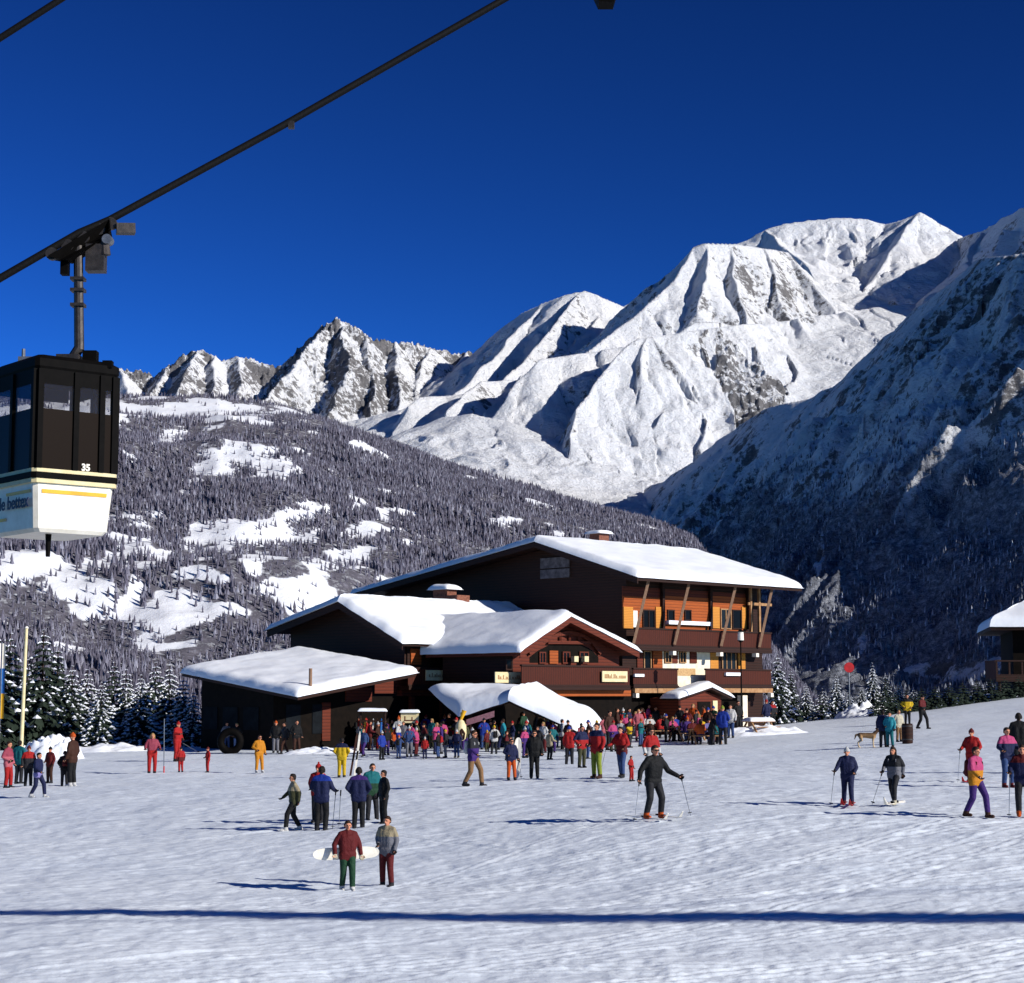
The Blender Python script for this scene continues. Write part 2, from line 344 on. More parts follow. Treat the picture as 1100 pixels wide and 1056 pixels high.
# sl = slope on the left of the drawing direction, sr = on its right
RIDGES = [
    # far range on the left
    R([(-160, 392, 14), (-60, 400, 14), (40, 398, 14), (100, 397, 14), (130, 394, 14), (150, 396, 14), (165, 402, 14), (180, 391, 14), (195, 381, 14), (213, 374, 14), (230, 380, 14), (245, 387, 14), (256, 381, 14), (275, 386, 14), (300, 391, 14), (330, 392, 14)], 1.1, 1.15, 9, .84),
    R([(213, 375, 14), (203, 395, 13.5), (190, 420, 12.9), (186, 440, 12.4)], 1.1, .9, 5, .72), R([(180, 391, 14), (160, 425, 13.2)], 1.1, .9, 5, .72), R([(256, 382, 14), (260, 410, 13.4), (250, 440, 12.7)], 1.2, .9, 5, .72),
    R([(130, 394, 14), (138, 430, 13)], 1.1, .9, 5, .6), R([(232, 381, 14), (230, 412, 13.3), (222, 440, 12.7)], 1.1, .9, 5, .6),
    # pointed peak
    R([(295, 402, 12.4), (310, 390, 12.3), (322, 376, 12.2), (335, 361, 12.1), (346, 349, 12), (353, 345, 12), (360, 340, 12), (366, 346, 12), (375, 348, 12), (383, 350, 12), (392, 356, 12), (405, 365, 12), (425, 366, 12.1), (445, 368, 12.2), (465, 374, 12.4), (490, 378, 12.5), (515, 374, 12.5), (537, 366, 12.4)], 1.1, 1.15, 9, .84),
    R([(350, 346, 12), (328, 378, 11.5), (302, 405, 11), (282, 432, 10.5), (262, 455, 10)], 1.5, .85, 5, .72),
    R([(366, 346, 12), (374, 380, 11.4), (366, 412, 11), (352, 445, 10.4)], 1.3, .9, 5, .76),
    R([(392, 356, 12), (398, 388, 11.5), (402, 420, 11), (398, 452, 10.5)], 1.2, .9, 5, .74),
    R([(425, 366, 12.1), (428, 395, 11.5), (432, 425, 11), (426, 460, 10.4)], 1.1, .85, 5, .7),
    R([(460, 373, 12.3), (452, 398, 11.7), (448, 425, 11.2), (446, 455, 10.6)], 1.1, .8, 5, .64),
    R([(500, 377, 12.5), (485, 402, 11.9), (470, 430, 11.3)], 1.1, .8, 5, .4),
    # rounded dome
    R([(537, 366, 12.4), (546, 351, 12), (560, 336, 11.8), (580, 326, 11.6), (605, 317, 11.5), (625, 312, 11.5), (640, 315, 11.5), (655, 322, 11.6), (672, 329, 11.7), (700, 333, 11.8)], .9, 1.0, 9, .2),
    R([(580, 326, 11.6), (562, 348, 11.3), (535, 378, 10.9), (500, 412, 10.4), (470, 440, 10.0), (440, 462, 9.6)], 1.5, .8, 5, .3),
    R([(622, 314, 11.5), (606, 335, 11.1), (585, 362, 10.7), (556, 390, 10.3), (530, 418, 9.9), (500, 448, 9.4), (478, 468, 9.1)], 1.6, .85, 5, .56),
    R([(655, 324, 11.6), (632, 352, 11.0), (600, 386, 10.4), (570, 420, 9.9), (545, 448, 9.5), (520, 470, 9.1)], 1.6, .8, 5, .42),
    # big white shoulder, summit dome and pyramid
    R([(640, 362, 11), (672, 337, 10.9), (690, 318, 10.8), (710, 300, 10.7), (730, 280, 10.6), (745, 266, 10.5), (760, 261, 10.5), (790, 262, 10.6), (815, 266, 10.8), (845, 270, 11)], 1.0, 1.12, 7, .42),
    R([(745, 266, 10.5), (722, 300, 10.2), (694, 332, 9.9), (655, 360, 9.6), (612, 388, 9.3), (575, 418, 9.0), (545, 450, 8.8)], 1.7, .9, 5, .35),
    R([(762, 262, 10.5), (757, 300, 10.1), (748, 335, 9.75)], 1.1, 1.0, 5, .45),
    R([(845, 270, 11), (872, 300, 10.7), (893, 330, 10.4), (908, 360, 10.1), (925, 380, 9.9)], 1.0, .9, 5, .5),
    R([(785, 262, 10.6), (790, 300, 10.15), (800, 340, 9.8), (806, 372, 9.5)], 1.2, 1.1, 5, .55), R([(820, 267, 10.8), (834, 310, 10.3), (852, 345, 10.0), (866, 378, 9.7)], 1.1, 1.0, 5, .62),
    R([(780, 266, 13), (800, 258, 13), (822, 247, 13), (845, 240, 13), (872, 236, 13), (900, 233, 13), (930, 235, 13), (948, 241, 13), (960, 239, 12.9), (972, 233, 12.8), (985, 227, 12.8), (996, 233, 12.8), (1010, 243, 12.9), (1033, 254, 13), (1070, 262, 13)], .6, .75, 9, .12),
    R([(822, 247, 13), (838, 262, 12.4), (862, 280, 11.8)], 1.0, .6, 5, .1),
    R([(985, 228, 12.8), (965, 258, 12.2), (940, 295, 11.7), (920, 320, 11.3)], .8, .7, 5, .3),
    R([(792, 352, 9.6), (770, 345, 9.4), (745, 346, 9.3), (718, 363, 9.1), (692, 384, 8.9), (664, 408, 8.7), (640, 438, 8.45), (626, 468, 8.2), (616, 500, 8.0)], 1.8, .95, 5, .28),
    R([(770, 345, 9.4), (762, 370, 9.15), (748, 388, 9.0)], 1.2, .9, 5, .72), R([(792, 352, 9.6), (800, 385, 9.2), (815, 405, 9.0)], 1.0, 1.1, 5, .6),
    R([(692, 384, 8.9), (688, 430, 8.55), (680, 480, 8.3), (670, 525, 8.0)], 1.1, 1.0, 5, .3),
    R([(692, 384, 8.9), (718, 408, 8.75), (742, 436, 8.6), (756, 470, 8.4), (752, 510, 8.1)], 1.2, .9, 5, .55),
    R([(470, 478, 8.6), (505, 474, 8.5), (545, 482, 8.4), (590, 500, 8.2), (640, 528, 8.0), (690, 550, 7.8)], .45, .6, 4, .05, .3),
    # the shaded valley wall on the right (high and near at the right, low and far at the left)
    R([(670, 572, 7.7), (693, 560, 7.5), (715, 552, 7.3), (755, 524, 7.0), (795, 494, 6.7), (830, 475, 6.4), (868, 468, 6.25), (900, 455, 6.1), (930, 428, 5.95), (955, 402, 5.8), (985, 378, 5.6), (1000, 368, 5.5), (1030, 340, 5.3), (1060, 318, 5.15), (1100, 290, 4.9), (1200, 222, 4.5), (1380, 120, 4.0)], 1.17, 1.0, 9, .46, 1.6),
    # ridge behind it, next to the summit
    R([(1015, 262, 12.6), (1036, 254, 12.4), (1052, 248, 12.0), (1075, 236, 11.5), (1100, 223, 11.0), (1150, 200, 10.4), (1260, 160, 9.5)], 1.3, .7, 6, .4),
    R([(1052, 250, 11.8), (1030, 290, 11.0), (1000, 335, 10.4), (968, 385, 9.9), (940, 430, 9.4)], 1.3, .6, 6, .3),
]
TREELINE = 620.0
def mountain_z(X, Y, ridges, seed=3):
    wx = fbm(X / 420, Y / 420, 3, 71) * 26; wy = fbm(X / 420, Y / 420, 3, 91) * 26
    z, dist, arc, rk, gu = ridge_field(X + wx, Y + wy, ridges)
    rr = np.sqrt(X * X + Y * Y)
    fpx = 550 + F * X / np.maximum(Y, 1)
    floor = np.interp(rr, [2500, 5000, 7400, 8000, 9200, 9800, 10600, 11600, 13000, 15500], [-350, -200, 640, 800, 1470, 1750, 2060, 2400, 2800, 2900])
    floor = floor * np.interp(fpx, [250, 430, 600, 760], [.72, .76, .90, 1.0]) + fbm(X / 700, Y / 700, 3, 41) * 45 + (ridged(X / 260, Y / 260, 3, 43) - 1.2) * 9
    k = 40.0; fl = np.maximum(z, floor); z = fl + k * .35 * np.exp(-np.abs(z - floor) / k); onfl = floor > z - 60
    w = sstep(0, 320, dist) * gu
    g = ridged(arc / 150 + fbm(X / 300, Y / 300, 2, 5) * .5, dist / 1500, 3, 13) - 1.2
    g2 = ridged(arc / 55, dist / 700, 2, 17) - 1.0
    g3 = ridged(arc / 430 + fbm(X / 500, Y / 500, 2, 33) * .4, dist / 3200, 3, 37) - 1.2
    jag = (ridged(X / 150, Y / 150, 4, 53) - 1.25) * np.clip(rk, 0, 1) * 30 + (ridged(X / 95, Y / 95, 3, 63) - 1.2) * 70 * np.clip(rk - .45, 0, 1) / np.maximum(w, .35)
    big = ridged(X / 620 + g * .12, Y / 900, 5, 23) - 1.25; fine = fbm(X / 90, Y / 90, 4, 29)
    z = z + np.where(onfl, .25, 1.0) * (w * (g * 40 + g2 * 8 + g3 * 34 * sstep(1.2, 1.6, gu) + jag) + sstep(60, 500, dist) * big * 34) + fine * np.where(onfl, 2.5, 5) * (.5 + w)
    z = z + np.where(onfl, 0, (ridged(X / 75, Y / 75, 4, 65) - 1.35) * 130 * np.clip(rk - .58, 0, 1))
    return z, rk, onfl
def build_mountains():
    na, nr = 1250, 1150
    pxs = np.linspace(-230, 1420, na); rs = np.concatenate([np.geomspace(900, 3000, 150, endpoint=False), np.geomspace(3000, 15800, nr - 150)])
    az = np.arctan((pxs - 550) / F); Rr, A = np.meshgrid(rs, az, indexing='ij')
    X = Rr * np.sin(A); Y = Rr * np.cos(A)
    ridges = list(RIDGES)
    z, rk, onfl = mountain_z(X, Y, ridges)
    # sunlit ribs on the valley wall: low crests that run down the slope
    wall = [[(1082, 340), (1090, 375), (1098, 405)], [(1066, 312), (1040, 330), (1012, 352), (985, 380), (966, 402)], [(1000, 430), (985, 452), (972, 468)], [(946, 452), (925, 476), (900, 505), (878, 532)],
            [(892, 474), (872, 492), (850, 515), (826, 542), (812, 556)], [(868, 528), (850, 548)], [(1062, 428), (1058, 442)], [(1035, 405), (1026, 418)], [(866, 545), (858, 575), (845, 600)], [(1090, 500), (1075, 515)],
            [(1050, 330), (1075, 300), (1090, 270)]]
    Rg = rs
    def hit(px, py):
        j = int(np.clip(round((px - pxs[0]) / (pxs[1] - pxs[0])), 0, na - 1)); r = ray(px, py); s = r[2] / math.hypot(r[0], r[1])
        m = np.nonzero(z[:, j] >= Rg * s)[0]
        if len(m) == 0: return None
        i = m[0]; return np.array([X[i, j], Y[i, j], z[i, j]])
    ribs = []
    for w in wall:
        P = [hit(*p) for p in w]; P = [p for p in P if p is not None]
        if len(P) > 1:
            P = np.array(P); P[:, 2] += 120; ribs.append(dict(P=P, sl=.75, sr=.75, L=1e6, rock=.1, gul=.2))
            # right hand side gentle so that it catches the low sun
            d = P[-1] - P[0]; ribs[-1]['sl' if d[1] < 0 else 'sr'] = .30
    if ribs:
        zr, dr, _, _, _ = ridge_field(X, Y, ribs)
        up = zr > z; z = np.where(up, np.minimum(zr, z + 130), z)
    # normals for the rock mask
    gr = np.gradient(z, axis=0) / np.gradient(Rr, axis=0); ga = np.gradient(z, axis=1) / (np.gradient(A, axis=1) * Rr)
    slope = np.sqrt(gr ** 2 + ga ** 2)
    nz = fbm(X / 500, Y / 500, 5, 51); nz2 = fbm(X / 120, Y / 120, 4, 57)
    rock = sstep(.6, 1.7, slope) * .5 + (rk - .5) * .9 + nz * .30 + nz2 * .20 + .04
    rock = np.where(onfl, rock * .4 - .1, rock)
    alt = z + fbm(X / 700, Y / 700, 4, 61) * 160
    wood = np.where(Rr < 7300, 1, 0) * (sstep(860, 420, alt) * .6 + sstep(480, 200, alt) * .4)
    qx, qy = to_px(np.stack([X, Y, z], -1)); jx = qx + fbm(X / 200, Y / 200, 2, 5) * 12; jy = qy + fbm(X / 200, Y / 200, 2, 9) * 5
    for cx, cy, rx, ry in ((1020, 722, 52, 9), (1075, 712, 40, 6), (922, 690, 5, 14), (880, 600, 5, 20)): wood = np.where((Rr < 7000) & (((jx - cx) / rx) ** 2 + ((jy - cy) / ry) ** 2 < 1), 0, wood)
    V = np.stack([X, Y, z], -1).reshape(-1, 3)
    o = big_mesh('mountain_range', V, grid_quads(nr, na)[:, ::-1], M['mountain'], attrs=dict(rock=rock.reshape(-1), wood=wood.reshape(-1)))
    tag(o, 'snowy alpine range with rocky peaks above the valley', 'mountain', kind='structure')
    return X, Y, z, wood, pxs, rs, Rr
MX, MY, MZ, MW, MPX, MRS, MRR = build_mountains()

# ------------------------------------------------------------------ wooded hill on the left
HILL = np.array([(-330, 420, 3.0), (-150, 424, 3.0), (0, 428, 3.0), (130, 430, 3.0), (230, 428, 3.0), (305, 437, 3.0), (400, 468, 2.9), (500, 504, 2.8), (600, 534, 2.7), (700, 560, 2.6), (745, 580, 2.5), (772, 612, 2.4), (815, 680, 2.2), (862, 738, 2.0), (890, 765, 1.9), (960, 790, 1.8), (1050, 800, 1.7)], float)
CLEAR = [(12, 603, 38, 16), (70, 628, 28, 16), (140, 585, 30, 20), (165, 598, 28, 12), (118, 600, 28, 14), (90, 655, 22, 12), (100, 630, 14, 22), (232, 572, 26, 13), (288, 570, 24, 13), (205, 582, 16, 10), (318, 551, 22, 9), (262, 488, 42, 11),
         (300, 500, 30, 9), (232, 500, 16, 7), (195, 517, 24, 5), (425, 551, 18, 4.5), (384, 543, 8, 5), (402, 570, 26, 5), (395, 588, 14, 9), (140, 655, 36, 9), (192, 642, 26, 8), (270, 606, 14, 14), (150, 632, 14, 18), (300, 628, 34, 8),
         (345, 612, 22, 10), (235, 655, 34, 7), (380, 603, 26, 8), (185, 470, 14, 7), (390, 483, 12, 5), (165, 478, 10, 5), (540, 560, 12, 4), (600, 575, 8, 5), (210, 441, 104, 9), (60, 441, 90, 9), (440, 590, 16, 6), (220, 620, 40, 7), (195, 690, 34, 3), (165, 672, 20, 3), (330, 640, 20, 5), (420, 620, 20, 6)]
def clear_mask(px, py, X, Y):
    jx = px + fbm(X / 60, Y / 60, 3, 3) * 18; jy = py + fbm(X / 60, Y / 60, 3, 8) * 8
    m = np.zeros(px.shape)
    for cx, cy, rx, ry in CLEAR:
        m = np.maximum(m, 1.6 - np.sqrt(((jx - cx) / rx) ** 2 + ((jy - cy) / ry) ** 2))
    patch = fbm(X / 75, Y / 75, 4, 123); band = sstep(585, 605, py) * sstep(690, 660, py) * sstep(440, 400, px)
    m = np.maximum(m + patch * .85, np.where(band > 0, band * .95 * sstep(.08, .5, patch), 0))
    return m
def build_hill():
    na, nr = 900, 700
    pxs = np.linspace(-330, 1010, na); rs = 330 * (3900 / 330) ** np.linspace(0, 1, nr)
    az = np.arctan((pxs - 550) / F); Rr, A = np.meshgrid(rs, az, indexing='ij'); X = Rr * np.sin(A); Y = Rr * np.cos(A)
    base = -70 + fbm(X / 300, Y / 300, 3, 44) * 8
    PX = np.repeat(pxs[None], nr, 0); rc = np.interp(PX, HILL[:, 0], HILL[:, 2]) * 1000; pyc = np.interp(PX, HILL[:, 0], HILL[:, 1])
    zc = rc * (745 - pyc) / F
    t = np.clip((Rr - 850) / (rc - 850), 0, 1); prof = .8 * t + .35 * t * t * (1 - t) + .2 * t ** 2
    z = base + (zc - base) * prof
    z = np.where(Rr > rc, zc - (Rr - rc) * .45, z)
    w = sstep(0, 300, np.abs(rc - Rr)) * sstep(-40, 60, z)
    z = np.maximum(z, base) + w * (fbm(X / 330, Y / 330, 4, 14) * 26 + (ridged(X / 520, Y / 520, 2, 19) - 1) * 16) + fbm(X / 60, Y / 60, 3, 24) * 3 * w
    z = np.where(Rr < 420, np.minimum(z, -20), z)
    px, py = to_px(np.stack([X, Y, z], -1))
    cm = clear_mask(px, py, X, Y); wood = .64 - .6 * sstep(.35, .75, cm)
    V = np.stack([X, Y, z], -1).reshape(-1, 3)
    o = big_mesh('hill', V, grid_quads(nr, na)[:, ::-1], M['hill'], attrs=dict(wood=wood.reshape(-1)))
    tag(o, 'broad wooded hillside with snowy clearings', 'hill', kind='structure')
    return pxs, rs, z
HPX, HRS, HZ = build_hill()
def interp_grid(pxs, rs, Z, px, r):
    fi = np.interp(r, rs, np.arange(len(rs))); fj = np.interp(px, pxs, np.arange(len(pxs)))
    i = np.clip(fi.astype(int), 0, len(rs) - 2); j = np.clip(fj.astype(int), 0, len(pxs) - 2); a = fi - i; b = fj - j
    return (Z[i, j] * (1 - a) + Z[i + 1, j] * a) * (1 - b) + (Z[i, j + 1] * (1 - a) + Z[i + 1, j + 1] * a) * b
def conifer_mass(name, X, Y, Z, H, mat, label, ratio=.2):
    n = len(X); k = 5
    ang = RNG.uniform(0, 6.28, (n, 1)) + np.arange(k)[None] * (2 * math.pi / k)
    V = np.zeros((n, 2 * (k + 1), 3), np.float32); tone = np.zeros((n, 2 * (k + 1)), np.float32)
    base = RNG.beta(2.0, 2.4, n)
    for c, (zb, zt, rr) in enumerate(((.0, .72, 1.0), (.42, 1.0, .62))):
        rad = (H * ratio * rr)[:, None] * RNG.uniform(.6, 1.25, (n, k)); o = c * (k + 1)
        V[:, o:o + k, 0] = X[:, None] + np.cos(ang + c * .6) * rad; V[:, o:o + k, 1] = Y[:, None] + np.sin(ang + c * .6) * rad
        V[:, o:o + k, 2] = (Z - 1 + H * zb)[:, None] + RNG.uniform(-.06, .06, (n, k)) * H[:, None]
        V[:, o + k, 0] = X; V[:, o + k, 1] = Y; V[:, o + k, 2] = Z - 1 + H * zt
        tone[:, o:o + k] = base[:, None] + RNG.uniform(-.3, .35, (n, k)); tone[:, o + k] = base
    T = []
    for c in range(2):
        for i in range(k): T.append((c * (k + 1) + i, c * (k + 1) + (i + 1) % k, c * (k + 1) + k))
    Q = (np.array(T)[None] + (np.arange(n) * 2 * (k + 1))[:, None, None]).reshape(-1, 3)
    o = big_mesh(name, V.reshape(-1, 3), Q, mat, smooth=False, attrs=dict(tone=tone.reshape(-1)))
    return tag(o, label, 'forest', kind='stuff')
def forest_hill():
    n = 240000
    px = RNG.uniform(-300, 960, n); r = np.sqrt(RNG.uniform(900 ** 2, 3020 ** 2, n)); a = np.arctan((px - 550) / F)
    X, Y = r * np.sin(a), r * np.cos(a); Z = interp_grid(HPX, HRS, HZ, px, r)
    qx, qy = to_px(np.stack([X, Y, Z], -1)); cm = clear_mask(qx, qy, X, Y)
    mixed = ((qy > 592) & (qy < 672) & (qx < 430)) | ((qy < 470) & (qx < 420))
    p = np.where(mixed, .34, .95); p = np.where(cm > .6, np.where(qy < 456, .012, .07), p)
    dens = fbm(X / 90, Y / 90, 3, 77); p = p * np.clip(1.0 + dens * 1.1, .15, 1)
    keep = (RNG.uniform(0, 1, n) < p) & (Z > -60)
    X, Y, Z = X[keep], Y[keep], Z[keep]
    conifer_mass('forest', X, Y, Z, (4 + 8 * RNG.beta(1.6, 2.6, len(X))) * np.clip(1 + .5 * fbm(X / 140, Y / 140, 2, 97), .6, 1.4), M['forest'], 'frosted wood covering the left hillside', .21)
def forest_wall():
    n = 120000
    px = RNG.uniform(690, 1300, n); r = np.sqrt(RNG.uniform(1900 ** 2, 6200 ** 2, n)); a = np.arctan((px - 550) / F)
    Z = interp_grid(MPX, MRS, MZ, px, r); W = interp_grid(MPX, MRS, MW, px, r)
    X, Y = r * np.sin(a), r * np.cos(a); dens = fbm(X / 160, Y / 160, 3, 87)
    keep = RNG.uniform(0, 1, n) < W * np.clip(.85 + dens * 1.7, 0, 1) * .6
    X, Y, Z = X[keep], Y[keep], Z[keep]
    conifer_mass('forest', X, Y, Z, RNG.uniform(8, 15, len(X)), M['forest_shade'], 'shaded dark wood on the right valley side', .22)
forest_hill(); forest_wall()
# ------------------------------------------------------------------ chalets.  Frame: u to the back left, v to the back right, both at 45 degrees
U = np.array([-.70711, .70711, 0.]); VV = np.array([.70711, .70711, 0.]); ZZ = np.array([0, 0, 1.])
KS = 1.1          # one design unit of the chalets in metres
C0 = at(685, 612, 100.0 * KS); C0[2] = 0
def A(u, v, z): return C0 + KS * (u * U + v * VV + z * ZZ)
def vz(px, py, u):       # pixel on the plane u = const -> (v, z)
    r = ray(px, py); n = U; t = ((C0 + KS * u * U) @ n) / (r @ n); P = r * t; return float((P - C0) @ VV) / KS, float(P[2]) / KS
def uz(px, py, v):
    r = ray(px, py); n = VV; t = ((C0 + KS * v * VV) @ n) / (r @ n); P = r * t; return float((P - C0) @ U) / KS, float(P[2]) / KS
def ubox(mb, u0, u1, v0, v1, z0, z1):
    mb.hexa([A(u0, v0, z0), A(u0, v1, z0), A(u1, v1, z0), A(u1, v0, z0)], [A(u0, v0, z1), A(u0, v1, z1), A(u1, v1, z1), A(u1, v0, z1)])
def uprism(mb, prof, v0, v1):            # profile in (u, z), extruded along v
    mb.hexa([A(u, v0, z) for u, z in prof], [A(u, v1, z) for u, z in prof])
def vprism(mb, prof, u0, u1):            # profile in (v, z), extruded along u
    mb.hexa([A(u0, v, z) for v, z in prof], [A(u1, v, z) for v, z in prof])
def facade(name, mat, par, u, x0, x1, y0, y1, thick=.06, label=None):   # a flat piece on a lit long facade given by its outline in the view
    ym = (y0 + y1) / 2; v0, _ = vz(x0, ym, u); v1, _ = vz(x1, ym, u); xm = (x0 + x1) / 2; _, z1 = vz(xm, y0, u); _, z0 = vz(xm, y1, u)
    mb = MB(); ubox(mb, u - thick, u + .02, v0, v1, z0, z1); return tag(mb.build(name, mat, par), label)
def window(par, u, x0, x1, y0, y1, frame='wood_beam', glass='glass_dark', thick=.08, bars=1):
    ym = (y0 + y1) / 2; v0, _ = vz(x0, ym, u); v1, _ = vz(x1, ym, u); xm = (x0 + x1) / 2; _, z1 = vz(xm, y0, u); _, z0 = vz(xm, y1, u)
    w = .07; mb = MB()
    for a, b, c, d in ((v0, v0 + w, z0, z1), (v1 - w, v1, z0, z1), (v0 + w, v1 - w, z0, z0 + w), (v0 + w, v1 - w, z1 - w, z1)): ubox(mb, u - thick, u + .02, a, b, c, d)
    for k in range(bars):
        c = v0 + (v1 - v0) * (k + 1) / (bars + 1); ubox(mb, u - thick + .01, u + .02, c - .03, c + .03, z0 + w, z1 - w)
    f = mb.build('window', M[frame], par); g = MB(); ubox(g, u - thick * .4, u + .01, v0 + w, v1 - w, z0 + w, z1 - w); g.build('pane', M[glass], f); return f
def snow_slab(mb, a, b, c, d, T, rims, Rr=.5, n=34, seed=0, over=.12, wav=.05):
    """thick rounded snow on the quad a-b (eave) c-d (ridge); rims = which of ab, bc, cd, da are free edges"""
    a, b, c, d = (np.array(p, float) for p in (a, b, c, d)); L1 = np.linalg.norm(b - a); L2 = np.linalg.norm(d - a)
    nrm = np.cross(b - a, d - a); nrm /= np.linalg.norm(nrm); nrm = nrm if nrm[2] > 0 else -nrm
    def par(n, L):
        m = .5 - .5 * np.cos(np.linspace(0, math.pi, n)); lin_ = np.linspace(0, 1, n); return .55 * m + .45 * lin_
    S = par(n, L1); Tt = par(n, L2); top = []; bot = []
    for i, s in enumerate(S):
        rt = []; rb = []
        for j, t in enumerate(Tt):
            o_s = 0; o_t = 0
            p = (a * (1 - s) + b * s) * (1 - t) + (d * (1 - s) + c * s) * t
            dist = [t * L2, (1 - s) * L1, (1 - t) * L2, s * L1]; h = 1.0; out = np.zeros(3)
            dirs = [(a - d) / L2, (b - a) / L1, (d - a) / L2, (a - b) / L1]
            for k in range(4):
                if rims[k]:
                    q = min(dist[k] / Rr, 1.0); h *= max(0.0, 1 - (1 - q) ** 2.4) ** .5
                    out = out + dirs[k] * over * (1 - q)
            wv = 1 + wav * float(noise(p[0] * .55 + seed, p[1] * .55 + p[2] * .3, seed)) * 3 + wav * float(noise(p[0] * 1.9, p[1] * 1.9, seed + 5))
            edge = float(noise(s * L1 * .8 + seed * 3.1, t * L2 * .8 + 7.7, 3)) * .12
            p2 = p + out * (1 + 3 * edge)
            rt.append(p2 + ZZ * (T * h * wv + .004)); rb.append(p2 - ZZ * .01 * (1))
        top.append(rt); bot.append(rb)
    mb.grid(top); mb.grid([list(reversed(r)) for r in bot])
    # close the rim
    m = n - 1
    ring_t = [top[i][0] for i in range(n)] + [top[m][j] for j in range(1, n)] + [top[i][m] for i in range(m - 1, -1, -1)] + [top[0][j] for j in range(m - 1, 0, -1)]
    ring_b = [bot[i][0] for i in range(n)] + [bot[m][j] for j in range(1, n)] + [bot[i][m] for i in range(m - 1, -1, -1)] + [bot[0][j] for j in range(m - 1, 0, -1)]
    mb.grid([ring_b, ring_t], closed=True)
def roof_quad(mb, a, b, c, d, th=.22):
    P = [np.array(p, float) for p in (a, b, c, d)]; mb.hexa([p - ZZ * th for p in P], P)
def rail_boards(name, par, u, v0, v1, z0, z1, mat='wood_rail'):
    mb = MB(); ubox(mb, u - .03, u + .03, v0, v1, z0 + .08, z1 - .06)
    r = mb.build(name, M[mat], par); k = MB(); ubox(k, u - .08, u + .08, v0 - .03, v1 + .03, z1 - .06, z1 + .03); ubox(k, u - .06, u + .06, v0, v1, z0 - .06, z0 + .08); k.build('handrail', M['wood_dark'], r); return r

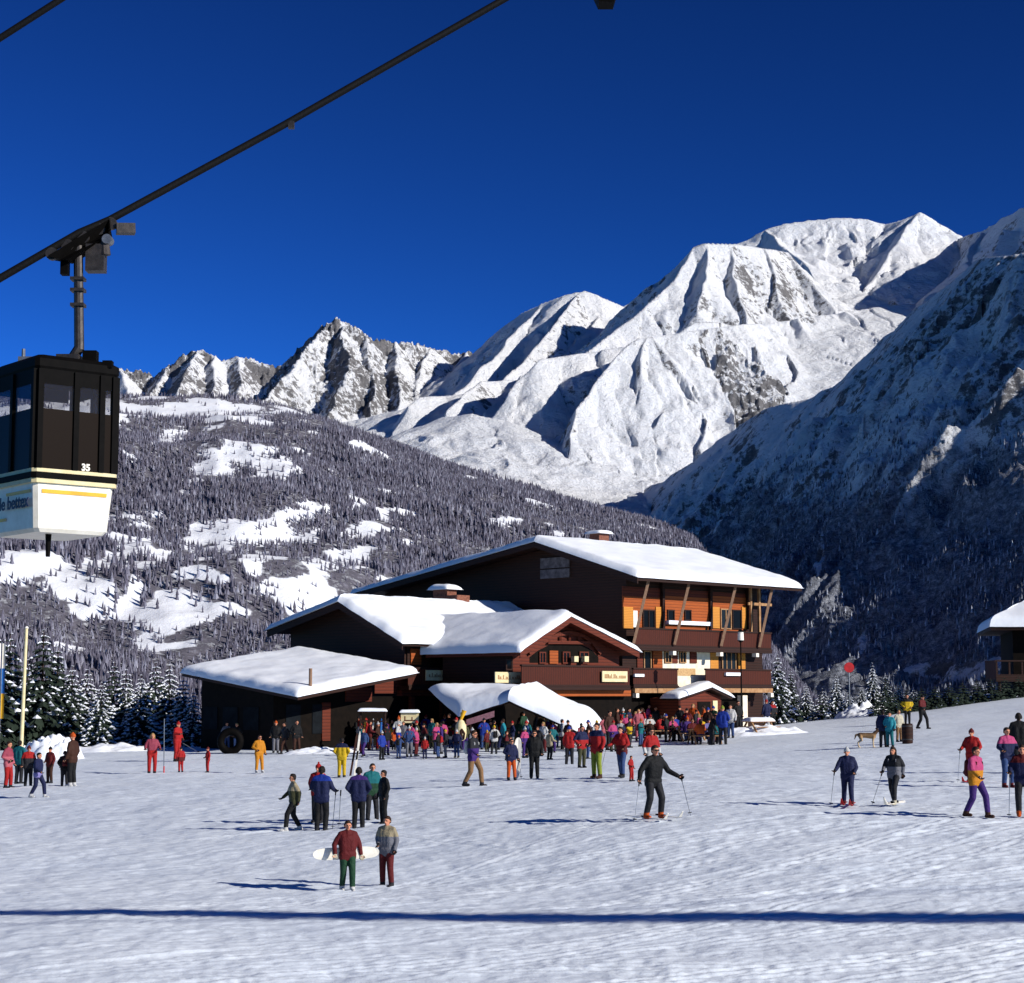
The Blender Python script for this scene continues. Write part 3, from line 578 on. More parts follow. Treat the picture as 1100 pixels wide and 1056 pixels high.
# ---- main chalet
def main_chalet():
    h = empty('chalet', A(8, 7, -2.6), 'large dark timber chalet with lit balcony facade and the broadest snow roof', 'chalet')
    za, ze, zl = 8.75, 6.35, 6.3; ua, ul, v1 = 7.86, 24.5, 15.1
    k1 = (za - ze) / ua; k2 = (za - zl) / (ul - ua)
    mb = MB(); uprism(mb, [(2.0, -4), (2.0, ze + 2.0 * k1 - .25), (ua, za - .25), (22.5, zl + 2 * k2 - .25), (22.5, -4)], 1.3, 13.7); mb.build('wall', M['wood_dark'], h)
    mb = MB(); roof_quad(mb, A(0, 0, ze), A(0, v1, ze), A(ua, v1, za), A(ua, 0, za)); roof_quad(mb, A(ua, 0, za), A(ua, v1, za), A(ul, v1, zl), A(ul, 0, zl))
    # fascia boards a little below the verge
    for (u0, z0, u1, z1) in ((-.05, ze - .05, ua, za - .02), (ua, za - .02, ul, zl - .05)):
        mb.hexa([A(u0, -.1, z0 - .32), A(u1, -.1, z1 - .32), A(u1, -.02, z1 - .32), A(u0, -.02, z0 - .32)], [A(u0, -.1, z0), A(u1, -.1, z1), A(u1, -.02, z1), A(u0, -.02, z0)])
    rf = mb.build('roof', M['wood_dark'], h)
    mb = MB(); snow_slab(mb, A(0, 0, ze + .01), A(0, v1, ze + .01), A(ua, v1, za + .01), A(ua, 0, za + .01), .44, (1, 1, 0, 1), .5, 44, 3)
    snow_slab(mb, A(ul, v1, zl + .01), A(ul, 0, zl + .01), A(ua, 0, za + .01), A(ua, v1, za + .01), .42, (1, 1, 0, 1), .5, 44, 9)
    mb.build('snow_cover', M['snow'], rf, smooth=True)
    mb = MB(); u, v = 9.2, 7.0; ubox(mb, u, u + .8, v, v + .9, 8.2, 9.75); ch = mb.build('chimney', M['brick'], rf)
    mb = MB(); snow_slab(mb, A(u - .15, v - .15, 9.76), A(u - .15, v + 1.05, 9.76), A(u + .95, v + 1.05, 9.76), A(u + .95, v - .15, 9.76), .22, (1, 1, 1, 1), .3, 10, 4); mb.build('snow_cap', M['snow'], h, smooth=True)
    U1 = 2.0
    # upper storey
    facade('panel', M['wood_red'], h, U1 - .02, 668.5, 802, 634, 676, .04)
    for x0, x1, y1 in ((669, 708.5, 648), (713, 761, 652), (764, 801, 652)): facade('panel', M['wood_orange'], h, U1 - .07, x0, x1, 641, y1 + 26, .03)  # orange begins where eave shade ends; darker boards above paint that shade
    for x0, x1 in ((669.5, 679.5), (704, 709.5), (764.5, 772.5), (796.5, 801)): facade('shutter', M['wood_ochre'], h, U1 - .11, x0, x1, 652, 675, .05)
    facade('curtain', M['white'], h, U1 - .11, 680, 684.5, 656, 675, .03)
    window(h, U1 - .11, 690, 703, 655, 675, 'wood_dark', 'glass_dark', .07, 1)
    for x0, x1 in ((716.5, 724), (735, 742)): window(h, U1 - .11, x0, x1, 655, 667, 'wood_dark', 'glass_dark', .07, 0)
    facade('snow_strip', M['snow'], h, U1 - .11, 715, 760, 667.5, 671.5, .26)
    window(h, U1 - .11, 773.5, 785, 654, 676, 'wood_beam', 'glass', .07, 1); window(h, U1 - .11, 786, 796, 655, 676, 'wood_dark', 'glass_dark', .07, 0)
    for x in (711, 762.3, 802.5): facade('post', M['wood_dark'], h, U1 - .10, x - 1.2, x + 1.2, 626, 676, .16)
    # balconies
    vb0, zf2 = vz(682, 693.5, .95); vb1, _ = vz(828, 693, .95); zr2 = zf2 + .98
    mb = MB(); ubox(mb, .85, U1, vb0 - .1, vb1, zf2 - .25, zf2)
    bal = mb.build('balcony', M['wood_dark'], h); rail_boards('railing', bal, .95, vb0, vb1, zf2, zr2)
    mb = MB(); ubox(mb, 1.0, U1 + 1.5, vb1 - .09, vb1 - .03, zf2 + .05, zr2 - .03); mb.build('side_railing', M['wood_rail'], bal)
    for x in (723, 773.5, 812): 
        v, z = vz(x, 696.5, .8); mb = MB(); ubox(mb, .68, 1.0, v - .13, v + .13, zf2 - .48, zf2 - .26); mb.build('beam_end', M['white'], bal)
    for xt, yt, xb, yb in ((696, 626, 680, 688), (739.5, 628, 724, 692), (789.5, 630, 774, 691), (828.5, 632, 815, 690)):
        vt, _ = vz(xt, yt, .45); vb, zb = vz(xb, yb, .8); mb = MB(); mb.bar(A(.4, vt, ze - .12), A(.76, vb, zf2 + .1), .17, .17); mb.build('strut', M['wood_pole'], h)
    # loggia frame at the far end
    mb = MB()
    for x in (806, 815):
        v, _ = vz(x, 660, 1.6); ubox(mb, 1.5, 1.64, v - .07, v + .07, zf2, ze - .3 + 1.5 * k1)
    v0_, z_ = vz(803, 650, 1.6); v1_, _ = vz(828, 650, 1.6); ubox(mb, 1.52, 1.62, v0_, v1_, z_, z_ + .16); mb.build('loggia_frame', M['wood_beam'], h)
    # first storey
    facade('panel', M['wood_dark'], h, U1 - .03, 668, 802, 697, 742, .05)
    facade('plaster_panel', M['plaster'], h, U1 - .10, 711, 762, 699, 738, .06)
    for x0, x1 in ((713.5, 721), (729.5, 736.5)): window(h, U1 - .18, x0, x1, 699.5, 712.5, 'wood_beam', 'glass_dark', .07, 1)
    for x0, x1 in ((721.3, 727.5), (737, 748)): facade('shutter', M['wood_red'], h, U1 - .18, x0 if x0 < 730 else 741, x1, 699.5, 712.5, .05)
    facade('fresco', M['fresco'], h, U1 - .165, 727, 747, 718, 726, .01)
    facade('shutter', M['wood_orange'], h, U1 - .10, 701, 711, 699, 721, .05); facade('shutter', M['wood_ochre'], h, U1 - .10, 762.5, 771, 699, 721, .05); facade('shutter', M['wood_ochre'], h, U1 - .10, 792.5, 800, 699, 720, .05)
    facade('door', M['wood_red'], h, U1 - .10, 684, 690, 699, 722, .05); window(h, U1 - .10, 691, 699, 699, 722, 'wood_beam', 'glass_dark', .07, 0); window(h, U1 - .10, 775, 790, 699, 722, 'wood_beam', 'glass', .07, 2)
    for (x0, x1, ua_) in ((680, 727.5, .95), (758, 828, .95)):
        va, zb = vz(x0, 736.5, ua_); vb, _ = vz(x1, 735.5, ua_); mb = MB(); ubox(mb, .85, U1, va - .05, vb + .05, zb - .14, zb); b = mb.build('balcony', M['wood_dark'], h)
        rail_boards('railing', b, ua_, va, vb, zb, zb + .95); mb = MB(); ubox(mb, .8, 1.0, va, vb, zb - .40, zb - .15); mb.build('edge_beam', M['wood_beam'], b)
        if x0 > 700: mb = MB(); ubox(mb, 1.0, U1 + 1.5, vb - .05, vb + .01, zb + .05, zb + .9); mb.build('side_railing', M['wood_rail'], b)
        for v in (va + .1, vb - .2): mb = MB(); ubox(mb, .7, .95, v - .12, v + .12, zb - .66, zb - .42); mb.build('beam_end', M['white'], b)
    for x0, x1, y0, y1 in ((681, 691, 724, 727), (779, 795, 722.5, 726)):
        va, z1 = vz(x0, y0, .84); vb, z0 = vz(x1, y1, .84); mb = MB(); ubox(mb, .76, .90, va, vb, z0, z1); mb.build('snowy_flower_box', M['snow'], h)
    # ground storey
    facade('panel', M['shade_dark'], h, U1 - .04, 668, 802, 744, 792, .04)
    for x0, x1 in ((705, 716), (722, 733)): window(h, U1 - .08, x0, x1, 752, 776, 'wood_dark', 'glass_dark', .06, 1)
    for x, ya in ((797.5, 747), (667.5, 749)):
        v, z1 = vz(x, ya, .9); mb = MB(); ubox(mb, .7, 1.1, v - .22, v + .22, -3.2, z1); mb.build('pillar', M['plaster'], h)
    # sign board under the apex: two weathered boards
    for y0, y1 in ((600, 609), (612.5, 620)):
        ua0, z1 = uz(581, y0, 1.25); ub0, z0 = uz(612, y1, 1.25); mb = MB()
        mb.hexa([A(ub0, 1.2, z0), A(ua0, 1.2, z0), A(ua0, 1.29, z0), A(ub0, 1.29, z0)], [A(ub0, 1.2, z1), A(ua0, 1.2, z1), A(ua0, 1.29, z1), A(ub0, 1.29, z1)])
        s = mb.build('gable_board', m_plain('weathered board', lin('6a6468'), lin('3c383c'), 3, .9), h)
    return h
main_chalet()

# ---- porch hut in front of the main facade
def porch():
    p0 = A(-2.2, 6, -2.4); h = empty('porch', p0, 'small red timber porch with a snowy gable roof before the balcony facade', 'porch')
    u0 = -.9; va, ze = vz(729, 750, u0); vb, zr = vz(764, 738, u0); vc = vb + .66 * (vb - va); zc = ze + .05
    mb = MB(); vprism(mb, [(va + .5, -3.2), (va + .5, ze), (vb, zr - .25), (vc - .5, zc), (vc - .5, -3.2)], u0 + .4, 1.6); mb.build('wall', M['wood_red'], h)
    mb = MB(); roof_quad(mb, A(u0, va, ze), A(.3, va, ze), A(.3, vb, zr), A(u0, vb, zr), .14); roof_quad(mb, A(u0, vb, zr), A(.3, vb, zr), A(.3, vc, zc), A(u0, vc, zc), .14); r = mb.build('roof', M['wood_dark'], h)
    mb = MB(); snow_slab(mb, A(.3, va, ze + .01), A(u0, va, ze + .01), A(u0, vb, zr + .01), A(.3, vb, zr + .01), .34, (1, 1, 0, 1), .4, 22, 5); snow_slab(mb, A(u0, vc, zc + .01), A(.3, vc, zc + .01), A(.3, vb, zr + .01), A(u0, vb, zr + .01), .32, (1, 1, 0, 1), .4, 22, 6); mb.build('snow_cover', M['snow'], r, smooth=True)
    w = (vb - va)
    mb = MB(); ubox(mb, u0 + .34, u0 + .42, vb - .75, vb + .35, -3, -.45); mb.build('door', M['shade_dark'], h)
    mb = MB(); ubox(mb, u0 + .32, u0 + .4, vb + .55, vb + .95, -1.5, -.4); mb.build('notice_board', M['cream'], h)
porch()

# ---- front chalet with its cross gable
def front_chalet():
    h = empty('chalet', A(7, -6, -2.8), 'front timber chalet with rounded snow roof, chimney and red cross gable', 'chalet')
    ve = -12.0                                        # gable verge plane, facing left
    uR, zR = uz(433, 690, ve); uL, zL = uz(288, 677, ve); ua, za = uz(365, 646, ve)
    kR = (za - zR) / (ua - uR)
    mb = MB(); uprism(mb, [(uR + .9, -4), (uR + .9, zR + .9 * kR - .2), (ua, za - .25), (uL - .9, zL + .2), (uL - .9, -4)], ve + .9, 1.2); mb.build('wall', M['wood_dark'], h)
    mb = MB(); roof_quad(mb, A(uR, ve, zR), A(uR, 1.2, zR), A(ua, 1.2, za), A(ua, ve, za)); roof_quad(mb, A(ua, ve, za), A(ua, 1.2, za), A(uL, 1.2, zL), A(uL, ve, zL))
    for (u0, z0, u1, z1) in ((uR, zR, ua, za), (ua, za, uL, zL)):
        mb.hexa([A(u0, ve - .08, z0 - .4), A(u1, ve - .08, z1 - .4), A(u1, ve - .01, z1 - .4), A(u0, ve - .01, z0 - .4)], [A(u0, ve - .08, z0 - .01), A(u1, ve - .08, z1 - .01), A(u1, ve - .01, z1 - .01), A(u0, ve - .01, z0 - .01)])
    rf = mb.build('roof', M['wood_dark'], h)
    mb = MB(); snow_slab(mb, A(uR, ve, zR + .01), A(uR, 1.0, zR + .01), A(ua, 1.0, za + .01), A(ua, ve, za + .01), .46, (1, 0, 0, 1), .55, 44, 21, .2, .08)
    snow_slab(mb, A(uL, 1.0, zL + .01), A(uL, ve, zL + .01), A(ua, ve, za + .01), A(ua, 1.0, za + .01), .44, (1, 1, 0, 0), .55, 40, 25, .2, .06)
    mb.build('snow_cover', M['snow'], rf, smooth=True)
    # chimney
    v = -3.4; u_, z1 = uz(491, 639, v); u0 = u_; u1 = u_ + 2.0
    mb = MB(); ubox(mb, u0, u1, v, v + 1.0, 3.2, z1); ch = mb.build('chimney', M['brick'], rf)
    mb = MB(); ubox(mb, u0 + .95, u1 + .15, v + .1, v + .85, z1, z1 + .36); mb.build('chimney_pot', M['brick'], ch)
    mb = MB(); snow_slab(mb, A(u0 + .8, v - .05, z1 + .37), A(u0 + .8, v + 1.0, z1 + .37), A(u1 + .3, v + 1.0, z1 + .37), A(u1 + .3, v - .05, z1 + .37), .36, (1, 1, 1, 1), .45, 14, 8); mb.build('snow_cap', M['snow'], h, smooth=True)
    # cross gable
    uc = -1.0; vR, zr = vz(686, 700, uc); vA, zA = vz(612, 662, uc); vL, zl = vz(558, 700, uc)
    ub = 5.2
    mb = MB(); vprism(mb, [(vL + .5, -4), (vL + .5, zl + .3), (vA, zA - .25), (vR - .5, zr + .2), (vR - .5, -4)], uc + 1.0, ub); mb.build('wall', M['wood_dark'], h)  # near-black planks paint the side wall's shade; the lit front gets red boards
    mb = MB(); vprism(mb, [(vL + .5, -1.2), (vL + .5, zl + .28), (vA, zA - .27), (vR - .5, zr + .18), (vR - .5, -1.2)], uc + .96, uc + 1.0); mb.build('gable_panel', M['wood_red'], h)
    mb = MB(); roof_quad(mb, A(uc, vL, zl), A(6.0, vL, zl), A(10, vA, zA), A(uc, vA, zA)); roof_quad(mb, A(uc, vA, zA), A(10, vA, zA), A(5.4, vR, zr), A(uc, vR, zr))
    r2 = mb.build('roof', M['wood_red'], h)
    mb = MB(); snow_slab(mb, A(6.3, vL - .1, zl + .01), A(uc, vL - .1, zl + .01), A(uc, vA, zA + .01), A(10.2, vA, zA + .01), .40, (1, 1, 0, 0), .5, 34, 31, .18, .07)
    snow_slab(mb, A(uc, vR, zr + .01), A(5.5, vR, zr + .01), A(10.2, vA, zA + .01), A(uc, vA, zA + .01), .38, (1, 0, 0, 1), .5, 34, 35, .15, .05); mb.build('snow_cover', M['snow'], r2, smooth=True)
    # verge boards; a dark plate paints the shade of the arched recess with balcony
    mb = MB()
    for (v0, z0, v1_, z1_) in ((vL, zl, vA, zA), (vA, zA, vR, zr)):
        mb.hexa([A(uc - .06, v0, z0 - .34), A(uc - .06, v1_, z1_ - .34), A(uc - .005, v1_, z1_ - .34), A(uc - .005, v0, z0 - .34)], [A(uc - .06, v0, z0 - .02), A(uc - .06, v1_, z1_ - .02), A(uc - .005, v1_, z1_ - .02), A(uc - .005, v0, z0 - .02)])
    mb.build('verge_board', M['wood_red'], r2)
    W = uc + 1.0
    pts = [(569, 712), (569, 706), (578, 699), (590, 693), (606, 691), (624, 692), (634, 697), (643, 706), (643, 712)]
    P = [vz(x, y, W - .06) for x, y in pts]; mb = MB(); mb.hexa([A(W - .05, a, b) for a, b in P], [A(W + .01, a, b) for a, b in P]); mb.build('recess_shade', M['shade_dark'], h)
    arch = [(568, 702), (585, 689), (600, 681.5), (612, 679.5), (626, 683), (636, 690), (645, 702)]; mb = MB(); Q = [vz(x, y, W - .15) for x, y in arch]
    for a, b in zip(Q[:-1], Q[1:]): mb.bar(A(W - .16, a[0], a[1]), A(W - .16, b[0], b[1]), .14, .22)
    q0, q1 = vz(588, 690, W - .15), vz(634, 690.5, W - .15); mb.bar(A(W - .16, *q0), A(W - .16, *q1), .14, .18)
    for x in (602, 612, 622): a = vz(x, 690, W - .15); b = vz(x, 681, W - .15); mb.bar(A(W - .16, *a), A(W - .16, *b), .12, .12)
    mb.build('arched_truss', M['wood_red'], h)
    facade('door', M['wood_orange'], h, W - .09, 590, 599, 699, 713, .04)
    for x0, x1 in ((579, 586), (604, 612), (622, 632)): window(h, W - .09, x0, x1, 700, 713, 'wood_red', 'glass_dark', .05, 1)
    for x, y in ((616, 708), (627, 708)): facade('lamp_globe', M['cream'], h, W - .3, x - 2.2, x + 2.2, y - 3, y + 3, .22)
    window(h, W - .06, 543, 550, 708, 720, 'wood_dark', 'glass_dark', .05, 0)
    va, zb = vz(560, 737, W - .9); vb, _ = vz(676, 736, W - .9)
    mb = MB(); ubox(mb, W - .98, W + .3, va, vb, zb - .2, zb); bal = mb.build('balcony', M['wood_dark'], h); rail_boards('railing', bal, W - .9, va, vb, zb, zb + 1.05)
    mb = MB(); v0, z0 = vz(528, 748, W - .5); v1, z1 = vz(677, 741, W - .5); ubox(mb, W - .55, W - .2, v0, v1, z0, z1); mb.build('lintel', M['wood_orange'], h)
    facade('panel', M['shade_dark'], h, W - .05, 530, 678, 748, 800, .04)
    # left recess under the front eave, its shade painted by dark panels
    u2 = uR + .9
    facade('panel', M['wood_dark'], h, u2 - .04, 437, 530, 690, 742, .05); facade('panel', M['shade_dark'], h, u2 - .10, 462, 520, 694, 738, .05)
    facade('panel', M['wood_orange'], h, u2 - .12, 441, 452, 697, 714, .05); facade('post', M['steel'], h, u2 - .4, 510, 512, 712, 738, .12)
    va, zb = vz(438, 737, u2 - 1.0); vb, _ = vz(500, 737, u2 - 1.0); mb = MB(); ubox(mb, u2 - 1.1, u2, va, vb, zb - .2, zb); bal = mb.build('balcony', M['wood_dark'], h); rail_boards('railing', bal, u2 - 1.0, va, vb, zb, zb + .95)
    mb = MB(); v0, z0 = vz(430, 747.5, u2 - .4); v1, z1 = vz(527, 741.5, u2 - .4); ubox(mb, u2 - .5, u2 - .1, v0, v1, z0, z1); mb.build('lintel', M['wood_red'], h)
    facade('panel', M['wood_red'], h, u2 - .10, 402, 440, 722, 745, .05)
    facade('panel', M['shade_dark'], h, u2 - .06, 380, 530, 748, 800, .05)
    for x in (474, 441): facade('post', M['wood_red'], h, u2 - .5, x - 2, x + 2, 748, 795, .2)
    return u2, W
FU2, FW = front_chalet()
def name_board(u, x0, x1, y0, y1, label):
    ym = (y0 + y1) / 2; v0, _ = vz(x0, ym, u); v1, _ = vz(x1, ym, u); xm = (x0 + x1) / 2; _, z1 = vz(xm, y0, u); _, z0 = vz(xm, y1, u)
    mb = MB(); ubox(mb, u - .07, u, v0, v1, z0, z1); s = mb.build('sign', M['cream'], None); tag(s, label, 'sign', 'cream sign boards on the front chalet')
    rg = random.Random(int(x0)); t = MB(); x = v0 + .18                      # a line of small dark script, too small to read
    while x < v1 - .22:
        w = rg.uniform(.05, .11); hh = (z1 - z0) * rg.choice((.22, .25, .38)); zc = (z0 + z1) / 2 - .04
        ubox(t, u - .078, u - .07, x, x + w, zc - .05, zc - .05 + hh); x += w + rg.choice((.03, .04, .12))
    ubox(t, u - .076, u - .0705, v0 + .18, x - .03, (z0 + z1) / 2 - .10, (z0 + z1) / 2 - .07)
    t.build('lettering', M['wood_beam'], s)
name_board(FU2 - 1.12, 457, 489, 720, 731, 'cream sign board on the shaded balcony left of the cross gable')
name_board(FW - .12, 531, 562, 722, 733.5, 'cream sign board on the red wall left of the arched balcony')
name_board(FW - 1.02, 646, 673, 721, 732.5, 'cream sign board at the right end of the arched balcony railing')

# ---- low annex on the left with the big flat snow slab
def annex():
    a = at(320, 742, 96.8); b = at(447, 717, 102.7); d = at(196, 717, 104.3); c = b + d - a; c[2] = b[2] + d[2] - a[2]
    h = empty('annex', (a + c) / 2 * np.array([1, 1, 0]) + ZZ * -3, 'low dark annex under one wide tilted slab of snow', 'annex')
    def ins(s, t, z): p = a + (b - a) * s + (d - a) * t; return np.array([p[0], p[1], z])
    mb = MB(); pts = [(.1, .3), (.93, .3), (.93, .93), (.1, .93)]; roofz = lambda s, t: (a + (b - a) * s + (d - a) * t)[2] - .34
    mb.hexa([ins(s, t, -4.2) for s, t in pts], [ins(s, t, roofz(s, t)) for s, t in pts]); mb.build('wall', M['shade_dark'], h)  # near-black colour stands in for the deep eave shade on these walls
    dz = ZZ * .3
    mb = MB(); roof_quad(mb, a - dz, b - dz, c - dz, d - dz, .2); r = mb.build('roof', M['wood_dark'], h)
    mb = MB(); snow_slab(mb, a - dz + ZZ * .01, b - dz + ZZ * .01, c - dz + ZZ * .01, d - dz + ZZ * .01, .42, (1, 1, 1, 1), .42, 50, 41, .12, .06); mb.build('snow_cover', M['snow'], r, smooth=True)
    mb = MB(); p = a + (b - a) * .12 + (d - a) * .02; mb.tube(p - ZZ * .4, p + ZZ * 1.0, .09, .09, 10); mb.build('flue_pipe', M['wood_pole'], h)
    # left-hand window bay and a lit post on the right-hand side
    def wall_rect(s0, s1, t0, t1, z0, z1, out=.05):
        n = np.cross(ZZ, ins(s1, t1, 0) - ins(s0, t0, 0)); n /= np.linalg.norm(n); n = -n if n[1] > 0 else n
        P = [ins(s0, t0, z0) + n * out, ins(s1, t1, z0) + n * out, ins(s1, t1, z0), ins(s0, t0, z0)]; Q = [p + ZZ * (z1 - z0) for p in P]; m = MB(); m.hexa(P, Q); return m
    for t0 in (.42, .6, .78): f = wall_rect(.1, .1, t0, t0 + .13, -2.0, -.75).build('window', M['pane_dark'], h)
    for s0 in (.2, .42): wall_rect(s0, s0 + .12, .3, .3, -2.2, -.6).build('window', M['pane_dark'], h)
    wall_rect(.50, .57, .3, .3, -2.6, -.5, .08).build('post', M['wood_red'], h)
    wall_rect(.70, .93, .3, .3, -.45, .35, .08).build('panel', M['wood_red'], h)
annex()

# ---- entrance canopy with a saddle of thick snow
def canopy():
    P = {k: at(*v) for k, v in dict(lb=(463, 741, 101), lf=(494, 769, 97.6), af=(547, 752, 96.6), ab=(580, 744, 100.6), rf=(618, 784, 95.6), rb=(644, 776, 99)).items()}
    g = on_ground(P['af'][0], 99.0)
    h = empty('canopy', g, 'entrance canopy under a thick saddle of snow before the crowded terrace', 'canopy')
    mb = MB(); roof_quad(mb, P['lf'], P['af'], P['ab'], P['lb'], .16); roof_quad(mb, P['af'], P['rf'], P['rb'], P['ab'], .16); r = mb.build('roof', M['wood_dark'], h)
    z = ZZ * .012
    mb = MB(); snow_slab(mb, P['lb'] + z, P['lf'] + z, P['af'] + z, P['ab'] + z, .50, (1, 1, 0, 1), .8, 34, 51, .15, .05); snow_slab(mb, P['rf'] + z, P['rb'] + z, P['ab'] + z, P['af'] + z, .62, (1, 1, 0, 1), .8, 34, 57, .2, .07)
    mb.build('snow_cover', M['snow'], r, smooth=True)
    for k, (s, t) in enumerate(((.12, .1), (.92, .1))):
        p = (P['lf'] * (1 - s) + P['rf'] * s); p = p + (P['lb'] - P['lf']) * t; q = on_ground(p[0], p[1]); top = min(P['lf'][2], P['rf'][2]) if s > .5 else P['lf'][2] + .3
        m = MB(); m.tube(q - ZZ * .1, np.array([q[0], q[1], top]), .1, .1, 10); m.build('post', M['wood_dark'], h)
    # pink cloth under the left verge
    a, b = at(501, 775, 97.2), at(531, 766, 96.6); m = MB(); m.hexa([a - ZZ * .22, b - ZZ * .2, b - ZZ * .2 + np.array([0, .05, 0]), a - ZZ * .22 + np.array([0, .05, 0])], [a + ZZ * .1, b + ZZ * .12, b + ZZ * .12 + np.array([0, .05, 0]), a + ZZ * .1 + np.array([0, .05, 0])]); m.build('cloth_banner', M['pink_cloth'], h)
canopy()

# ---- chalet cut by the right edge
def right_chalet():
    Z0, Z1 = at(1055, 673, 130)[2], at(1100, 656, 131)[2] + .5
    xl = at(1064, 673, 130)[0]
    E = [np.array([xl, 130, Z0]), np.array([xl + 16, 127.5, Z0]), np.array([xl + 18.5, 141, Z0]), np.array([xl + 2.5, 143.5, Z0])]
    r0, r1 = np.array([xl + 6.5, 136.2, Z1 + 1.0]), np.array([xl + 12, 135.3, Z1 + 1.0])
    h = empty('chalet', (E[0] + E[2]) / 2 * np.array([1, 1, 0]), 'dark chalet with snowy hipped roof cut off by the right picture edge', 'chalet')
    mb = MB(); c = (E[0] + E[1] + E[2] + E[3]) / 4; W = [p + (c - p) * .2 for p in E]; mb.hexa([np.array([p[0], p[1], -3]) for p in W], [np.array([p[0], p[1], Z0 - .1]) for p in W]); mb.build('wall', M['shade_dark'], h)
    mb = MB(); mb.hexa([p - ZZ * .25 for p in E], E); roof = mb.build('roof', M['wood_dark'], h); z = ZZ * .012
    mb = MB(); snow_slab(mb, E[0] + z, E[1] + z, r1, r0, .6, (1, 0, 0, 0), .8, 26, 61); snow_slab(mb, E[3] + z, E[0] + z, r0, r0 + np.array([.01, .05, 0]), .6, (1, 0, 0, 0), .8, 22, 63)
    snow_slab(mb, E[1] + z, E[2] + z, r1 + np.array([.01, .05, 0]), r1, .6, (1, 0, 0, 0), .8, 22, 65); snow_slab(mb, E[2] + z, E[3] + z, r0, r1, .6, (1, 0, 0, 0), .8, 22, 67); mb.build('snow_cover', M['snow'], roof, smooth=True)
    zb0, zb1 = at(1075, 729, 129)[2], at(1075, 709, 129)[2]; x0 = at(1072, 720, 129)[0]
    mb = MB(); mb.box(x0, x0 + 12, 129.5, 132.5, zb0 - .2, zb0); b = mb.build('balcony', M['wood_dark'], h)
    mb = MB(); mb.box(x0, x0 + 12, 129.5, 129.6, zb0, zb0 + .3)
    for k in range(14): mb.box(x0 + .9 * k, x0 + .9 * k + .12, 129.5, 129.6, zb0 + .3, zb1 - .1)
    mb.box(x0 - .1, x0 + 12, 129.45, 129.65, zb1 - .1, zb1); mb.build('railing', M['wood_dark'], b)
    mb = MB(); mb.box(x0, x0 + .1, 129.6, 132.5, zb0, zb1); mb.build('side_railing', M['wood_rail'], b)
    for k in range(3): m = MB(); m.box(x0 + 3 + 3.2 * k, x0 + 4.6 + 3.2 * k, 131.9, 132.0, zb1 - 1.0, zb1 + 1.4); m.build('window', M['glass_dark'], h)
    for k in range(4): m = MB(); m.tube((x0 + .3 + 3.7 * k, 129.8, -3), (x0 + .3 + 3.7 * k, 129.8, zb0), .12, .12); m.build('post', M['wood_dark'], h)
right_chalet()
# ------------------------------------------------------------------ snow-laden conifers and shrubs near the chalets
def conifer_proto(seed, whorls=15, width=.24, snow=.5, dark=True):
    """unit-height spruce: trunk, drooping needle sprays, snow pads on the sprays"""
    rg = random.Random(seed); cr = MB(); sn = MB(); tr = MB(); tr.tube((0, 0, -.04), (0, 0, .97), .016, .003, 7)
    for w in range(whorls):
        f = w / (whorls - 1); z = .07 + .90 * f ** .92; L = width * (1 - f) ** .85 + .018; nb = max(5, int(10 - 4 * f)); a0 = rg.uniform(0, 6.3)
        for b in range(nb):
            a = a0 + 6.2832 * b / nb + rg.uniform(-.25, .25); l = L * rg.uniform(.65, 1.15); dz = -l * rg.uniform(.15, .45) ; ca, sa = math.cos(a), math.sin(a)
            segs = 4; wd = l * rg.uniform(.20, .32)
            for k in range(segs):                                            # feathered spray made of small leaf blades
                t0 = .15 + .85 * k / segs; t1 = t0 + .30
                c0 = (ca * l * t0, sa * l * t0, z + dz * t0 * t0); c1 = (ca * l * min(t1, 1.05), sa * l * min(t1, 1.05), z + dz * t1 * t1)
                for sd in (-1, 1):
                    ox, oy = -sa * sd, ca * sd; ww = wd * (1.15 - t0 * .75) * rg.uniform(.7, 1.3)
                    tip = (c1[0] + ox * ww, c1[1] + oy * ww, c1[2] - ww * rg.uniform(.3, .8))
                    cr.poly([c0, c1, tip]); cr.poly([c0, tip, ((c0[0] + tip[0]) / 2 + ox * ww * .35, (c0[1] + tip[1]) / 2 + oy * ww * .35, c0[2] - ww * .75)])
                if rg.random() < snow * (.55 + .6 * (t0 > .4)):
                    h = .006 + l * .05; e = l * rg.uniform(.10, .19); cx, cy, cz = (c0[0] + c1[0]) / 2, (c0[1] + c1[1]) / 2, (c0[2] + c1[2]) / 2 + .003
                    n = 6; ring = [(cx + math.cos(a + 6.2832 * i / n) * e * (1.35 if i % 3 == 0 else .8) * rg.uniform(.7, 1.2), cy + math.sin(a + 6.2832 * i / n) * e * (1.35 if i % 3 == 0 else .8) * rg.uniform(.7, 1.2), cz - e * .22) for i in range(n)]
                    top = (cx, cy, cz + h)
                    for i in range(n): sn.poly([ring[i], ring[(i + 1) % n], top])
    ob = {}
    def mesh(mb, nm, m):
        o = mb.build(nm, m, None, recalc=False); me = o.data; bpy.data.objects.remove(o); return me
    return dict(trunk=mesh(tr, 'trunk', M['bark']), crown=mesh(cr, 'crown', M['leaf_dark']), snow=mesh(sn, 'snow_clumps', M['snow_tree']))
TREES = [conifer_proto(1, 18, .30, .30), conifer_proto(2, 17, .32, .85), conifer_proto(3, 16, .33, 1.05), conifer_proto(4, 17, .34, .7), conifer_proto(5, 10, .46, .75)]
